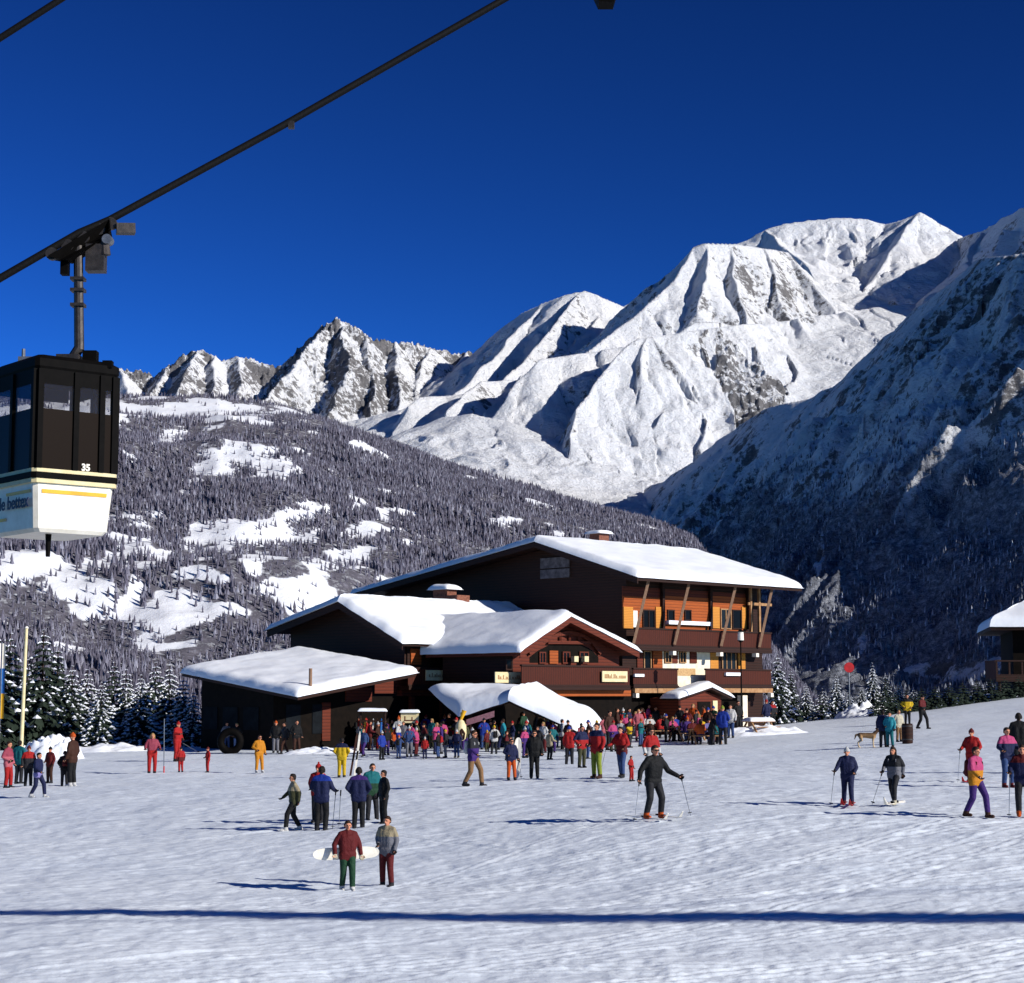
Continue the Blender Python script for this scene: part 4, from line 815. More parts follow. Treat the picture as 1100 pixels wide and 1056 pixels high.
def plant(kind, x, y, z, H, rot, label, group, name='conifer_tree', cat='tree', wide=1.0):
    root = empty(name, (x, y, z - .05), label, cat, group, rot)
    for nm, key in (('trunk', 'trunk'), ('crown', 'crown'), ('snow_clumps', 'snow')):
        o = bpy.data.objects.new(nm, TREES[kind][key]); COL.objects.link(o); o.parent = root; o.scale = (H * wide, H * wide, H)
    return root
LEFT = [  # px, top py, depth, kind, label
    (-10, 668, 118, 0, 'tall dark conifer cut by the left picture edge'), (8, 676, 122, 0, 'dark conifer just left of the pale flagpole'), (44, 672, 120, 0, 'tallest dark conifer, right behind the pale flagpole'),
    (60, 690, 126, 0, 'slim dark conifer right of the tallest one by the flagpole'), (76, 712, 121, 3, 'mid height conifer right of the dark pair by the flagpole'), (92, 716, 124, 2, 'heavily snow-covered conifer above the snow bank'),
    (108, 730, 118, 1, 'short frosted conifer in front of the whiter row'), (121, 708, 128, 0, 'narrow dark conifer standing between two frosted ones'), (134, 716, 122, 2, 'broad white frosted conifer above the slalom pole'),
    (150, 722, 119, 1, 'frosted conifer left of the slalom pole'), (166, 708, 126, 3, 'frosted conifer behind the slalom pole'), (181, 711, 122, 2, 'white frosted conifer above the two red-clad skiers'),
    (196, 724, 118, 1, 'low frosted conifer beside the annex snow roof'), (207, 738, 116, 2, 'smallest frosted conifer touching the annex wall'), (28, 705, 126, 3, 'dark conifer hidden partly by the pale flagpole'), (-32, 690, 117, 1, 'frosted conifer outside the left picture edge')]
for i, (px, py, d, k, lb) in enumerate(LEFT):
    b = at(px, 790, d); z = float(zg(b[0], b[1])); H = at(px, py, d)[2] - z; plant(k, b[0], b[1], z, H, i * 1.7, lb, 'conifers left of the annex')
RIGHTS = [
    (836, 700, 133, 3, 'dark snowy conifer against the end of the balcony facade', .75), (850, 716, 134, 0, 'dark conifer behind the terrace end', .8), (866, 733, 136, 2, 'small frosted conifer right of the terrace', 1),
    (884, 738, 134, 4, 'round snowy shrub left of the red disc sign', .9), (899, 722, 131, 2, 'frosted young conifer left of the red disc sign', .8), (912, 742, 127, 4, 'low snowy shrub under the red disc sign', 1),
    (926, 735, 130, 3, 'dark young conifer right of the red disc sign', 1), (938, 710, 134, 2, 'slim white-topped conifer, tallest right of the disc sign', .7), (952, 722, 132, 0, 'dark slim conifer beside the white-topped one', .9),
    (966, 730, 136, 1, 'frosted young conifer above the dog walkers', .9), (982, 738, 133, 4, 'snow-capped shrub above the dog walkers', 1), (1002, 735, 136, 4, 'bright snow-capped shrub on the shaded bank', .9), (1018, 742, 132, 4, 'small shrub with two snow caps on the bank', 1),
    (1036, 738, 138, 3, 'low dark conifer left of the right-hand chalet', 1.2), (1054, 742, 134, 4, 'dark shrub at the foot of the right-hand chalet', 1)]
for i, (px, py, d, k, lb, wd) in enumerate(RIGHTS):
    b = at(px, 765, d); z = float(zg(b[0], b[1])); H = max(1.3, at(px, py, d)[2] - z); plant(k, b[0], b[1], z, H, i * 2.3, lb, 'young conifers and shrubs on the right bank', 'snowy_shrub' if k == 4 else 'conifer_tree', 'shrub' if k == 4 else 'tree', wd * (1.2 if k == 4 else 1))
HEDGE = [(946, 757, 119.5), (960, 755, 121), (975, 754, 121.5), (990, 752, 122), (1005, 751, 122.3), (1020, 749, 122.8), (1035, 747, 123.2), (1050, 745, 123.6), (1065, 743, 124), (1080, 741, 124.4), (1095, 739, 124.8), (1110, 738, 125)]
_hl = ['left end', 'second from the left end', 'third from the left end', 'fourth from the left end', 'fifth from the left end', 'sixth from the left end', 'sixth from the right end', 'fifth from the right end', 'fourth from the right end', 'third from the right end', 'second from the right end', 'right end, cut by the picture edge']
for i, (px, py, d) in enumerate(HEDGE):
    b = at(px, 765, d); z = float(zg(b[0], b[1])); H = max(.9, at(px, py, d)[2] - z)
    root = empty('hedge_shrub', (b[0], b[1], z - .1), 'dark low shrub along the bank crest, ' + _hl[i], 'shrub', 'dark shrubs along the bank crest', i * 1.1)
    for nm, key in (('trunk', 'trunk'), ('crown', 'crown')):
        o = bpy.data.objects.new(nm, TREES[4][key]); COL.objects.link(o); o.parent = root; o.scale = (H * 2.6, H * 2.2, H * 1.9)  # enlarged so the dark foliage also stands in for the bank's shadow band
# snow heaps at the edge of the wood
def heap(px, py, d, rx, ry, h, label, name='snow_heap', seed=0):
    g = at(px, py, d); z = float(zg(g[0], g[1])); mb = MB(); n = 40; G = []
    for i in range(n):
        row = []
        for j in range(n):
            a, b = -1 + 2 * i / (n - 1), -1 + 2 * j / (n - 1); q = max(0, 1 - a * a - b * b); x, y = g[0] + a * rx, g[1] + b * ry
            lump = 1 + .55 * float(fbm(a * 2.6 + seed, b * 2.6, 3, seed)); row.append((x, y, float(zg(x, y)) - .12 + h * q ** .6 * lump))
        G.append(row)
    mb.grid(G); o = mb.build(name, M['snow'], None, smooth=True); return tag(o, label, 'snow heap', 'snow heaps along the wood')
heap(56, 810, 97, 1.7, 1.0, 1.15, 'lumpy white snow heap behind the group by the flagpole', seed=3)
heap(118, 806, 103, 3.2, 1.3, .45, 'low smooth snow bank left of the slalom pole', seed=5)
heap(345, 792, 95, 2.4, .9, .32, 'low snow ridge in front of the orange terrace railing', seed=8)
heap(815, 788, 104, 3.0, 1.2, .5, 'low snow bank at the right end of the terrace', seed=9)
heap(925, 764, 124, 1.9, 1.5, .8, 'sunlit snow mound among the small conifers on the right', seed=12)

# ------------------------------------------------------------------ poles, signs and terrace furniture
def flagpole():
    a = at(22.5, 803, 92); b = at(28.5, 675, 92); z = float(zg(a[0], a[1])); h = empty('flagpole', (a[0], a[1], z), 'tall pale bare flagpole standing behind the left group of people', 'flagpole')
    mb = MB(); mb.tube((a[0], a[1], z - .1), b, .10, .075, 14); mb.build('pole', M['cream'], h); mb = MB(); mb.tube(b, b + ZZ * .1, .12, .05, 12); mb.build('finial', M['white'], h)
    mb = MB(); mb.tube((a[0], a[1], z - .1), (a[0], a[1], z + .25), .2, .2, 12); mb.build('base', M['steel'], h)
flagpole()
def banner_left():
    a = at(-1, 800, 84); z = float(zg(a[0], a[1])); h = empty('banner_flag', (a[0], a[1], z), 'tall yellow, white and blue banner flag at the left picture edge', 'flag')
    mb = MB(); t = at(-1, 690, 84); mb.tube((a[0], a[1], z - .1), (a[0], a[1], t[2]), .03, .025, 8); mb.build('pole', M['steel'], h)
    n = 12; z1, z0 = t[2] - .05, at(-1, 772, 84)[2]; H = (z1 - z0) / 3
    for k, m in enumerate(('white', 'cloth_blue', 'yellow')):
        mt = M.get(m) or M.setdefault(m, m_plain('blue cloth', lin('3a78c0'), lin('2a5c9a'), 6, .9, .1)); g = []; g2 = []
        for i in range(n):
            x = a[0] + .16 - .6 * i / (n - 1); y = a[1] + .05 * math.sin(i * .8); g.append([(x, y, z1 - H * (k + 1)), (x, y, z1 - H * k)]); g2.append([(x, y + .012, z1 - H * k), (x, y + .012, z1 - H * (k + 1))])
        mb = MB(); mb.grid(g); mb.grid(g2); mb.build('cloth', mt, h)
banner_left()
def slalom():
    g = ground_hit(176, 831); t = at(175, 772, g[1]); h = empty('slalom_pole', g, 'thin grey slalom pole beside the red-trousered woman', 'pole')
    mb = MB(); mb.tube(g - ZZ * .1, (g[0] - .03, g[1], t[2]), .022, .018, 8); mb.build('shaft', M['steel'], h); mb = MB(); mb.tube(g + ZZ * .02, g + ZZ * .32, .03, .03, 8); mb.build('hinge_sleeve', M['red_paint'], h)
slalom()
def lamp_post():
    g = ground_hit(797, 786); t = at(797, 690, g[1]); h = empty('street_lamp', g, 'thin dark lamp post with a pale lantern before the balcony facade', 'street lamp')
    mb = MB(); mb.tube(g - ZZ * .1, (g[0], g[1], t[2]), .05, .04, 10); mb.build('pole', M['black'], h)
    mb = MB(); z = t[2]; mb.tube((g[0], g[1], z), (g[0], g[1], z + .12), .07, .2, 12); mb.tube((g[0], g[1], z + .62), (g[0], g[1], z + .78), .22, .05, 12); mb.build('lantern_frame', M['black'], h)
    mb = MB(); mb.tube((g[0], g[1], z + .12), (g[0], g[1], z + .62), .19, .17, 14); mb.build('lantern_glass', M['white'], h)
lamp_post()
def disc_sign():
    a = at(912, 717, 124); z = float(zg(a[0], a[1])); h = empty('sign', (a[0], a[1], z), 'round red disc sign on a thin post among small snowy conifers', 'sign')
    mb = MB(); mb.tube((a[0], a[1], z - .1), (a[0], a[1], a[2]), .04, .04, 8); mb.build('post', M['steel'], h); mb = MB(); mb.tube((a[0], a[1] - .06, a[2]), (a[0], a[1] - .02, a[2]), .34, .34, 28); mb.build('disc', M['red_paint'], h)
disc_sign()
def menu_board():
    g = ground_hit(440, 803); s = g[1] / F; h = empty('sign_board', g, 'pale menu board with a snow cap above the terrace crowd', 'sign')
    w, z0, z1 = 19 * s, 26 * s, 37 * s; x, y = g[0], g[1]
    mb = MB(); mb.box(x - w / 2, x + w / 2, y - .04, y + .04, g[2] + z0, g[2] + z1); mb.build('board', M['cream'], h)
    for k in (-1, 1): mb = MB(); mb.tube((x + k * w * .4, y + .06, g[2] - .1), (x + k * w * .4, y + .06, g[2] + z1), .05, .05, 8); mb.build('post', M['wood_ochre'], h)
    mb = MB(); c = [np.array([x - w / 2 - .05, y - .15, g[2] + z1 + .005]), np.array([x + w / 2 + .05, y - .15, g[2] + z1 + .005]), np.array([x + w / 2 + .05, y + .15, g[2] + z1 + .005]), np.array([x - w / 2 - .05, y + .15, g[2] + z1 + .005])]; snow_slab(mb, *c, .16, (1, 1, 1, 1), .15, 12, 3, .03); mb.build('snow_cap', M['snow'], h, smooth=True)
    mb = MB(); mb.box(x - w * .32, x + w * .32, y - .048, y - .041, g[2] + z0 + .1, g[2] + z0 + .16); mb.box(x - w * .30, x - w * .24, y - .047, y - .0405, g[2] + z0 + .12, g[2] + z0 + .36); mb.box(x + w * .1, x + w * .16, y - .047, y - .0405, g[2] + z0 + .12, g[2] + z0 + .32); mb.build('lettering', M['wood_red'], h)
menu_board()
def ski_rack():
    g = ground_hit(400, 806); s = g[1] / F; h = empty('ski_rack', g, 'dark ski rack with snow on its top board left of the terrace crowd', 'ski rack'); x, y, z = g
    w, H = 26 * s, 40 * s
    for k in (-.5, .5): mb = MB(); mb.tube((x + k * w, y, z - .1), (x + k * w, y, z + H), .06, .06, 8); mb.build('post', M['wood_dark'], h)
    mb = MB(); mb.box(x - w / 2 - .1, x + w / 2 + .1, y - .25, y + .25, z + H, z + H + .06); mb.build('top_board', M['wood_dark'], h)
    for q in (.35, .75): mb = MB(); mb.box(x - w / 2, x + w / 2, y - .05, y + .05, z + H * q, z + H * q + .09); mb.build('rail', M['wood_dark'], h)
    mb = MB(); b = z + H + .065; snow_slab(mb, (x - w / 2 - .1, y - .25, b), (x + w / 2 + .1, y - .25, b), (x + w / 2 + .1, y + .25, b), (x - w / 2 - .1, y + .25, b), .16, (1, 1, 1, 1), .2, 16, 13, .03); mb.build('snow_cap', M['snow'], h, smooth=True)
    return x, y, z, w, H
RACK = ski_rack()
def parasol():
    g = ground_hit(495, 808); s = g[1] / F; h = empty('parasol', g, 'closed white parasol with a yellow tip left of the canopy', 'parasol'); x, y, z = g
    mb = MB(); mb.tube(g - ZZ * .05, g + ZZ * 42 * s, .03, .03, 8); mb.build('pole', M['steel'], h)
    G = []
    for q, r in ((12, .10), (14, .22), (20, .27), (28, .25), (33, .14), (34.5, .05)): G.append([(x + math.cos(6.2832 * i / 16) * r * (1 + .18 * (i % 2)), y + math.sin(6.2832 * i / 16) * r * (1 + .18 * (i % 2)), z + q * s) for i in range(16)])
    mb = MB(); mb.grid(G, True); mb.build('folded_cloth', M['cream'], h, smooth=True)
    mb = MB(); mb.tube((x, y, z + 34 * s), (x + .18, y, z + 44 * s), .07, .13, 10); mb.build('top_cover', M['yellow'], h)
    mb = MB(); mb.tube(g, g + ZZ * .12, .3, .3, 16); mb.build('base', M['steel'], h)
parasol()
def terrace_railing():
    a, b = ground_hit(326, 793), ground_hit(351, 793); h = empty('railing', (a + b) / 2, 'short orange timber railing at the corner of the annex terrace', 'railing'); s = a[1] / F; H = 21 * s
    for k, q in enumerate((0, .5, 1)): p = a + (b - a) * q; mb = MB(); mb.tube(p - ZZ * .1, p + ZZ * H, .07, .07, 8); mb.build('post', M['wood_orange'], h)
    for q in (.45, .95): mb = MB(); mb.bar(a + ZZ * H * q, b + ZZ * H * q, .08, .14); mb.build('rail', M['wood_orange'], h)
terrace_railing()
def table(px, py, label, rz, snowy=False):
    g = ground_hit(px, py); h = empty('picnic_table', g, label, 'table', 'picnic tables on the terraces'); c, s_ = math.cos(rz), math.sin(rz)
    def P(x, y, z): return np.array([g[0] + x * c - y * s_, g[1] + x * s_ + y * c, g[2] + z])
    def slab(x0, x1, y0, y1, z0, z1): mb = MB(); mb.hexa([P(x0, y0, z0), P(x1, y0, z0), P(x1, y1, z0), P(x0, y1, z0)], [P(x0, y0, z1), P(x1, y0, z1), P(x1, y1, z1), P(x0, y1, z1)]); return mb
    slab(-.9, .9, -.38, .38, .70, .75).build('tabletop', M['wood_beam'], h)
    for k in (-1, 1):
        slab(-.9, .9, k * .72 - .14, k * .72 + .14, .41, .45).build('seat', M['wood_beam'], h)
        for q in (-.7, .7): mb = MB(); mb.bar(P(q, k * .72, .0), P(q, k * .2, .70), .07, .09); mb.build('leg', M['wood_beam'], h)
    if snowy: mb = MB(); snow_slab(mb, P(-.9, -.38, .755), P(.9, -.38, .755), P(.9, .38, .755), P(-.9, .38, .755), .2, (1, 1, 1, 1), .25, 16, 17, .04); mb.build('snow_cap', M['snow'], h, smooth=True)
    return g, rz
TABLES = [table(712, 793, 'picnic table nearest the pink-suited woman', .35), table(738, 796, 'picnic table left of the red porch', .5), table(757, 799, 'picnic table in front of the red porch', .2), table(278, 803, 'snow-covered table under the annex eave', .1, True), table(364, 796, 'bare pale table beside the orange railing', .3), table(815, 789, 'snow-topped table at the right end of the terrace', .6, True)]
def barrel():
    g = ground_hit(975, 799); s = g[1] / F; h = empty('litter_barrel', g, 'brown barrel-shaped litter bin beside the dog walkers', 'bin'); G = []
    for q, r in ((0, 5.4), (8, 6.0), (16, 6.1), (22, 5.6)): G.append([(g[0] + math.cos(6.2832 * i / 20) * r * s, g[1] + math.sin(6.2832 * i / 20) * r * s, g[2] - .03 + q * s) for i in range(20)])
    mb = MB(); mb.grid(G, True); mb.poly([(p[0], p[1], p[2] - .05) for p in G[-1]]); mb.build('body', M['wood_dark'], h, smooth=True)
    for q in (4, 18): mb = MB(); G2 = [[(g[0] + math.cos(6.2832 * i / 20) * 6.25 * s, g[1] + math.sin(6.2832 * i / 20) * 6.25 * s, g[2] + (q + dq) * s) for i in range(20)] for dq in (0, 1.4)]; mb.grid(G2, True); mb.build('hoop', M['galv'], h, smooth=True)
barrel()
def tube_sledge():
    g = ground_hit(248, 809); mb = MB(); R0, r0 = .52, .2; G = []
    for i in range(28):
        a = 6.2832 * i / 28; G.append([(g[0] + math.cos(a) * (R0 + r0 * math.cos(b)), g[1] + r0 * math.sin(b) - .2 , g[2] + .62 + math.sin(a) * (R0 + r0 * math.cos(b))) for b in [6.2832 * j / 12 for j in range(12)]])
    G.append(G[0]); mb.grid(G, True); o = mb.build('rubber_ring', M['black'], None, smooth=True); tag(o, 'black rubber snow tube standing on edge before two people in jeans', 'snow tube')
tube_sledge()

# ------------------------------------------------------------------ cable car and ropes
def rope(name, pts, r, label, n=10, parent=None, group=None):
    P = [np.array(p, float) for p in pts]; G = []
    for i, p in enumerate(P):
        d = P[min(i + 1, len(P) - 1)] - P[max(i - 1, 0)]; q = Vector(d).to_track_quat('Z', 'Y'); G.append([tuple(Vector(p) + q @ Vector((math.cos(6.2832 * k / n) * r, math.sin(6.2832 * k / n) * r, 0))) for k in range(n)])
    mb = MB(); mb.grid(G, True); o = mb.build(name, M['rope'], parent, smooth=True)
    return tag(o, label, 'cable', group) if label else o
DG = 29.0
def on_line(px, py, d): return at(px, py, d)
_main = [(-900, 800, 26), (-300, 470, 27.6), (0, 299, 28.6), (85, 250, 29.0), (118, 236, 29.2), (300, 137, 30.2), (540, 0, 31.6), (800, -150, 33), (1100, -330, 35)]
rope('cable', [on_line(*p) for p in _main], .062, 'thick dark carrying cable from which the cable car hangs', group='cableway ropes')
rope('cable', [on_line(*p) for p in [(-500, 330, 31), (0, 41, 32.4), (64, 0, 32.6), (500, -285, 35)]], .062, 'dark cable crossing the top left corner of the sky', group='cableway ropes')
mb = MB(); p = on_line(313, 132, 30.25); mb.box(p[0] - .05, p[0] + .05, p[1] - .05, p[1] + .05, p[2] - .10, p[2] + .02); tag(mb.build('cable_clamp', M['galv'], None), 'small clamp on the carrying cable right of the cable car', 'clamp')
def cabin():
    c = at(57, 480, DG); s = DG / F; root = empty('cable_car', (c[0], c[1], at(57, 575, DG)[2]), 'dark glazed cable car cabin with white lower body hanging from the cable', 'cable car')
    zt, zb = at(57, 388, DG)[2], at(57, 574, DG)[2]
    e1 = np.array([math.cos(math.radians(40)), math.sin(math.radians(40)), 0]); e2 = np.array([-math.sin(math.radians(40)), math.cos(math.radians(40)), 0])   # e1: to the right and back, e2: to the left and back
    near = np.array([at(52, 480, DG)[0], DG - .82, 0]); W1, W2 = 1.40, 1.62
    def Q(a, b, z): return near + e1 * a + e2 * b + ZZ * z
    def Z(py): return at(57, py, DG)[2]
    def ring(ins, z, ch=.06):
        a0, a1, b0, b1 = -ins, W1 + ins, -ins, W2 + ins
        return [Q(a0 + ch, b0, z), Q(a1 - ch, b0, z), Q(a1, b0 + ch, z), Q(a1, b1 - ch, z), Q(a1 - ch, b1, z), Q(a0 + ch, b1, z), Q(a0, b1 - ch, z), Q(a0, b0 + ch, z)]
    def loft(name, levels, mat, par=root, cap=(1, 1)):
        mb = MB(); mb.grid([ring(i, z) for i, z in levels], True)
        if cap[0]: mb.poly(list(reversed(ring(*levels[0]))))
        if cap[1]: mb.poly(ring(*levels[-1]))
        return mb.build(name, mat, par)
    loft('lower_body', [(-.12, Z(575)), (-.07, Z(571)), (-.02, Z(528)), (-.02, Z(524))], M['white'])
    loft('floor_beam', [(.03, Z(524)), (.03, Z(519.5))], M['cream']); loft('bumper_band', [(.045, Z(519.3)), (.045, Z(513))], M['black']); loft('waist_rail', [(.03, Z(512.8)), (.03, Z(509))], M['cream'])
    # glazed cage: posts, dark lower panels, panes, roof
    zt0, zw0, zw1, zr = Z(508.8), Z(446), Z(420), Z(404)
    loft('roof', [(.0, Z(406)), (.03, Z(402)), (.03, Z(394)), (-.08, Z(389)), (-.3, Z(387))], M['black'])
    pst = [(0.06, .0), (W1 - .06, .0), (W1, .06), (W1, W2 - .06), (0., .06), (0., W2 - .06), (.48 * W1, .0), (.8 * W1, 0.), (0., .5 * W2), (W1, .5 * W2)]
    for a, b in pst:
        p = Q(a, b, 0); mb = MB(); h = .045; mb.hexa([p + ZZ * zt0 + e1 * i * h + e2 * j * h for i, j in ((-1, -1), (1, -1), (1, 1), (-1, 1))], [p + ZZ * Z(405) + e1 * i * h + e2 * j * h for i, j in ((-1, -1), (1, -1), (1, 1), (-1, 1))]); mb.build('corner_post', M['black'], root)
    smoke = M.get('smoked')
    if not smoke:
        t = NT('smoked acrylic', .35, .06); t.b.inputs['Base Color'].default_value = (.012, .008, .006, 1); t.b.inputs['Specular IOR Level'].default_value = .02
        M['smoked'] = t.out(None)
        t = NT('clear acrylic', .1, .5); t.b.inputs['Base Color'].default_value = (.05, .045, .04, 1); t.b.inputs['Alpha'].default_value = .22; M['acrylic'] = t.out(None)
    def pane(a0, b0, a1, b1, z0, z1, mat, nm='pane'):
        p, q = Q(a0, b0, 0), Q(a1, b1, 0); n = np.array([q[1] - p[1], -(q[0] - p[0]), 0]); n /= np.linalg.norm(n); n *= .012; mb = MB()
        mb.hexa([p - n + ZZ * z0, q - n + ZZ * z0, q + n + ZZ * z0, p + n + ZZ * z0], [p - n + ZZ * z1, q - n + ZZ * z1, q + n + ZZ * z1, p + n + ZZ * z1]); return mb.build(nm, mat, root)
    for (a0, b0, a1, b1) in ((.06, 0, W1 - .06, 0), (0, W2 - .06, 0, .06), (W1, .06, W1, W2 - .06), (W1 - .06, W2, .06, W2)):
        pane(a0, b0, a1, b1, zt0, zw0, M['smoked'], 'side_panel'); pane(a0, b0, a1, b1, zw1, Z(404), M['black'], 'head_panel')
        for k in range(2):
            f0, f1 = (.05, .47) if k == 0 else (.53, .95); pane(a0 + (a1 - a0) * f0, b0 + (b1 - b0) * f0, a0 + (a1 - a0) * f1, b0 + (b1 - b0) * f1, zw0, zw1, M['acrylic'] if a0 != 0 or True else M['smoked'])
    # stripes and lettering on the lower body
    def plate(face, f0, f1, py0, py1, mat, nm, off=.012):
        z0, z1 = Z(py1), Z(py0); ins = lambda z: -.02 - .05 * (Z(528) - z) / (Z(528) - Z(571))
        def P(f, z):
            i = ins(z)
            return Q(-i + .12 + (W1 + 2 * i - .24) * f, -i - off, z) if face == 'r' else Q(-i - off, W2 + i - .12 - (W2 + 2 * i - .24) * f, z)
        # P uses -i because the body is inset by |i|
        mb = MB(); mb.poly([P(f0, z0), P(f1, z0), P(f1, z1), P(f0, z1)]); return mb.build(nm, mat, root, recalc=False)
    plate('r', 0, 1, 530.5, 534.5, M['yellow'], 'stripe'); plate('l', .34, 1, 530.5, 533.8, M['yellow'], 'stripe'); plate('l', 0.0, .30, 556.5, 559.8, M['yellow'], 'stripe')
    def text(s, face, f, py, size, mat, nm, z=None):
        cu = bpy.data.curves.new('text', 'FONT'); cu.body = s; cu.size = size; cu.align_x = 'RIGHT'; cu.extrude = .004; cu.offset = .006; o = bpy.data.objects.new('text', cu); COL.objects.link(o); bpy.context.view_layer.update()
        me = bpy.data.meshes.new_from_object(o.evaluated_get(bpy.context.evaluated_depsgraph_get())); bpy.data.objects.remove(o); bpy.data.curves.remove(cu)
        zz = Z(py)
        if face == 'l': X, N, org = -e2, -e1, Q(.085 + .02 - .125, .12 + (1 - f) * (W2 - .24), zz)
        else: X, N, org = e1, -e2, Q(W1 - .12 - (1 - f) * (W1 - .24), -.03, zz)
        m = Matrix(((X[0], 0, N[0], org[0]), (X[1], 0, N[1], org[1]), (0, 1, 0, org[2]), (0, 0, 0, 1))); me.transform(m); me.materials.clear(); return link(nm, me, mat, root)
    navy = m_plain('navy lettering', lin('20264a'), lin('181c3a'), 5, .6)
    text('le bettex', 'l', .99, 548.5, .29, navy, 'lettering'); text('35', 'r', .70, 508.0, .15, M['white'], 'number')
    # equipment on the roof
    zr = Z(388)
    mb = MB(); p = at(25, 388, DG); mb.box(p[0] - .06, p[0] + .26, p[1] - .1, p[1] + .1, zr - .02, zr + .06); mb.tube((p[0], p[1], zr), (p[0], p[1], zr + .20), .035, .03, 8); mb.build('roof_beacon', M['steel'], root)
    mb = MB(); p = at(98, 385, DG); mb.box(p[0] - .12, p[0] + .10, p[1] - .1, p[1] + .1, zr - .05, zr + .16); mb.build('roof_box', M['black'], root); mb = MB(); p = at(117, 392, DG); mb.box(p[0] - .09, p[0] + .06, p[1] - .08, p[1] + .08, zr - .12, zr + .0); mb.build('roof_box', M['black'], root)
    # hanger arm, carriage
    a, b = at(76, 388, DG), at(84, 262, DG)
    mb = MB(); mb.tube(a, at(85, 374, DG), .085, .085, 12); mb.tube(at(85, 376, DG), b, .082, .075, 12); mb.build('hanger_arm', M['galv'], root, smooth=False)
    mb = MB(); q = at(76, 386, DG); mb.box(q[0] - .2, q[0] + .16, q[1] - .16, q[1] + .16, zr - .03, zr + .09); mb.build('hanger_foot', M['galv'], root)
    for py in (300, 312, 328): mb = MB(); q = at(84, py, DG); mb.box(q[0] - .11, q[0] + .11, q[1] - .1, q[1] + .1, q[2] - .025, q[2] + .025); mb.build('hanger_collar', M['galv'], root)
    d = (at(118, 236, 29.2) - at(50, 271, 28.8)); L = np.linalg.norm(d); d /= L; dn = np.cross(d, [0, 1, 0]); dn = dn if dn[2] < 0 else -dn
    def K(t, w, y): return at(50, 271, 28.8) + d * L * t + dn * w + np.array([0, y, 0])
    mb = MB(); mb.hexa([K(.0, .12, -.16), K(1, .04, -.16), K(1, .04, .16), K(.0, .12, .16)][::-1], [K(.2, .34, -.16), K(.86, .30, -.16), K(.86, .30, .16), K(.2, .34, .16)]); mb.build('carriage', M['black'], root)
    for t in (.05, .3, .55, .8, .98): mb = MB(); p = K(t, .075, 0); mb.tube(p - np.array([0, .05, 0]), p + np.array([0, .05, 0]), .10, .10, 16); mb.build('wheel', M['galv'], root)
    mb = MB(); p = K(.62, .42, 0); mb.box(p[0] - .2, p[0] + .1, p[1] - .12, p[1] + .12, p[2] - .34, p[2] + .1); mb.build('brake_box', M['galv'], root)
    p0, p1 = K(1.0, .2, 0), K(1.22, .36, 0); mb = MB(); mb.bar(p0, p1, .2, .16); mb.tube(at(112, 256, DG), at(113, 274, DG), .07, .09, 10); mb.build('rope_grip', M['galv'], root); mb = MB(); q = at(116, 258, DG); mb.tube(q - np.array([0, .1, 0]), q + np.array([0, .1, 0]), .08, .08, 14); mb.build('guide_roller', M['steel'], root)
    mb = MB(); p = at(70, 285, DG); mb.box(p[0] - .06, p[0] + .06, p[1] - .08, p[1] + .08, p[2] - .16, p[2] + .22); mb.build('cable_bracket', M['black'], root)
    mb = MB(); p = at(52, 575, DG - .2); mb.tube((p[0], p[1], p[2] + .02), (p[0], p[1], p[2] - .34), .05, .035, 10); mb.build('guide_foot', M['black'], root)
cabin()
# unseen ropes above the frame, bundled thick and bent to shape the foreground shadow
def overhead():
    gl, gr = ground_hit(0, 979), ground_hit(1100, 986); S = np.array(SUN); t = 36.0
    a, b = gl + S * t, gr + S * t; d = b - a
    for k, (dy, dz) in enumerate(((-.36, .0), (-.12, .05), (.12, .0), (.36, .05), (0, .3), (-.24, .3))):
        o = np.array([0, dy, dz]); P = [a + d * f + o for f in np.linspace(-1.6, 2.2, 60)]; P = [p - np.array([0, 2.6 * max(0, 15 - p[0]), 0]) for p in P]
        rope('cable', P, .10, ('nearest', 'second nearest', 'second farthest', 'farthest', 'middle upper', 'front upper')[k] + ' rope of the unseen overhead bundle that shades the foreground snow', group='overhead rope bundle')
    q = at(651, 0, 16.6); zb = at(651, 6, 16.6)[2]; q = q + ZZ * 1.5
    rope('cable', [q + np.array([x, -.02 * abs(x), .10 * abs(x) + .0004 * x * x]) for x in np.linspace(-60, 60, 41)], .04, 'thin rope above the picture edge that carries the dark hanger block', group='cableway ropes')
    h = empty('rope_hanger', q, 'dark hanger block dipping into the sky at the top picture edge', 'rope hanger')
    mb = MB(); mb.box(q[0] - .05, q[0] + .05, q[1] - .05, q[1] + .05, zb + .1, q[2] + .1); mb.build('hanger_rod', M['black'], h)
    mb = MB(); mb.hexa([(q[0] - .07, q[1] - .1, zb), (q[0] + .07, q[1] - .1, zb), (q[0] + .07, q[1] + .1, zb), (q[0] - .07, q[1] + .1, zb)], [(q[0] - .13, q[1] - .12, zb + .14), (q[0] + .11, q[1] - .12, zb + .14), (q[0] + .11, q[1] + .12, zb + .14), (q[0] - .13, q[1] + .12, zb + .14)]); mb.build('block', M['black'], h)
overhead()
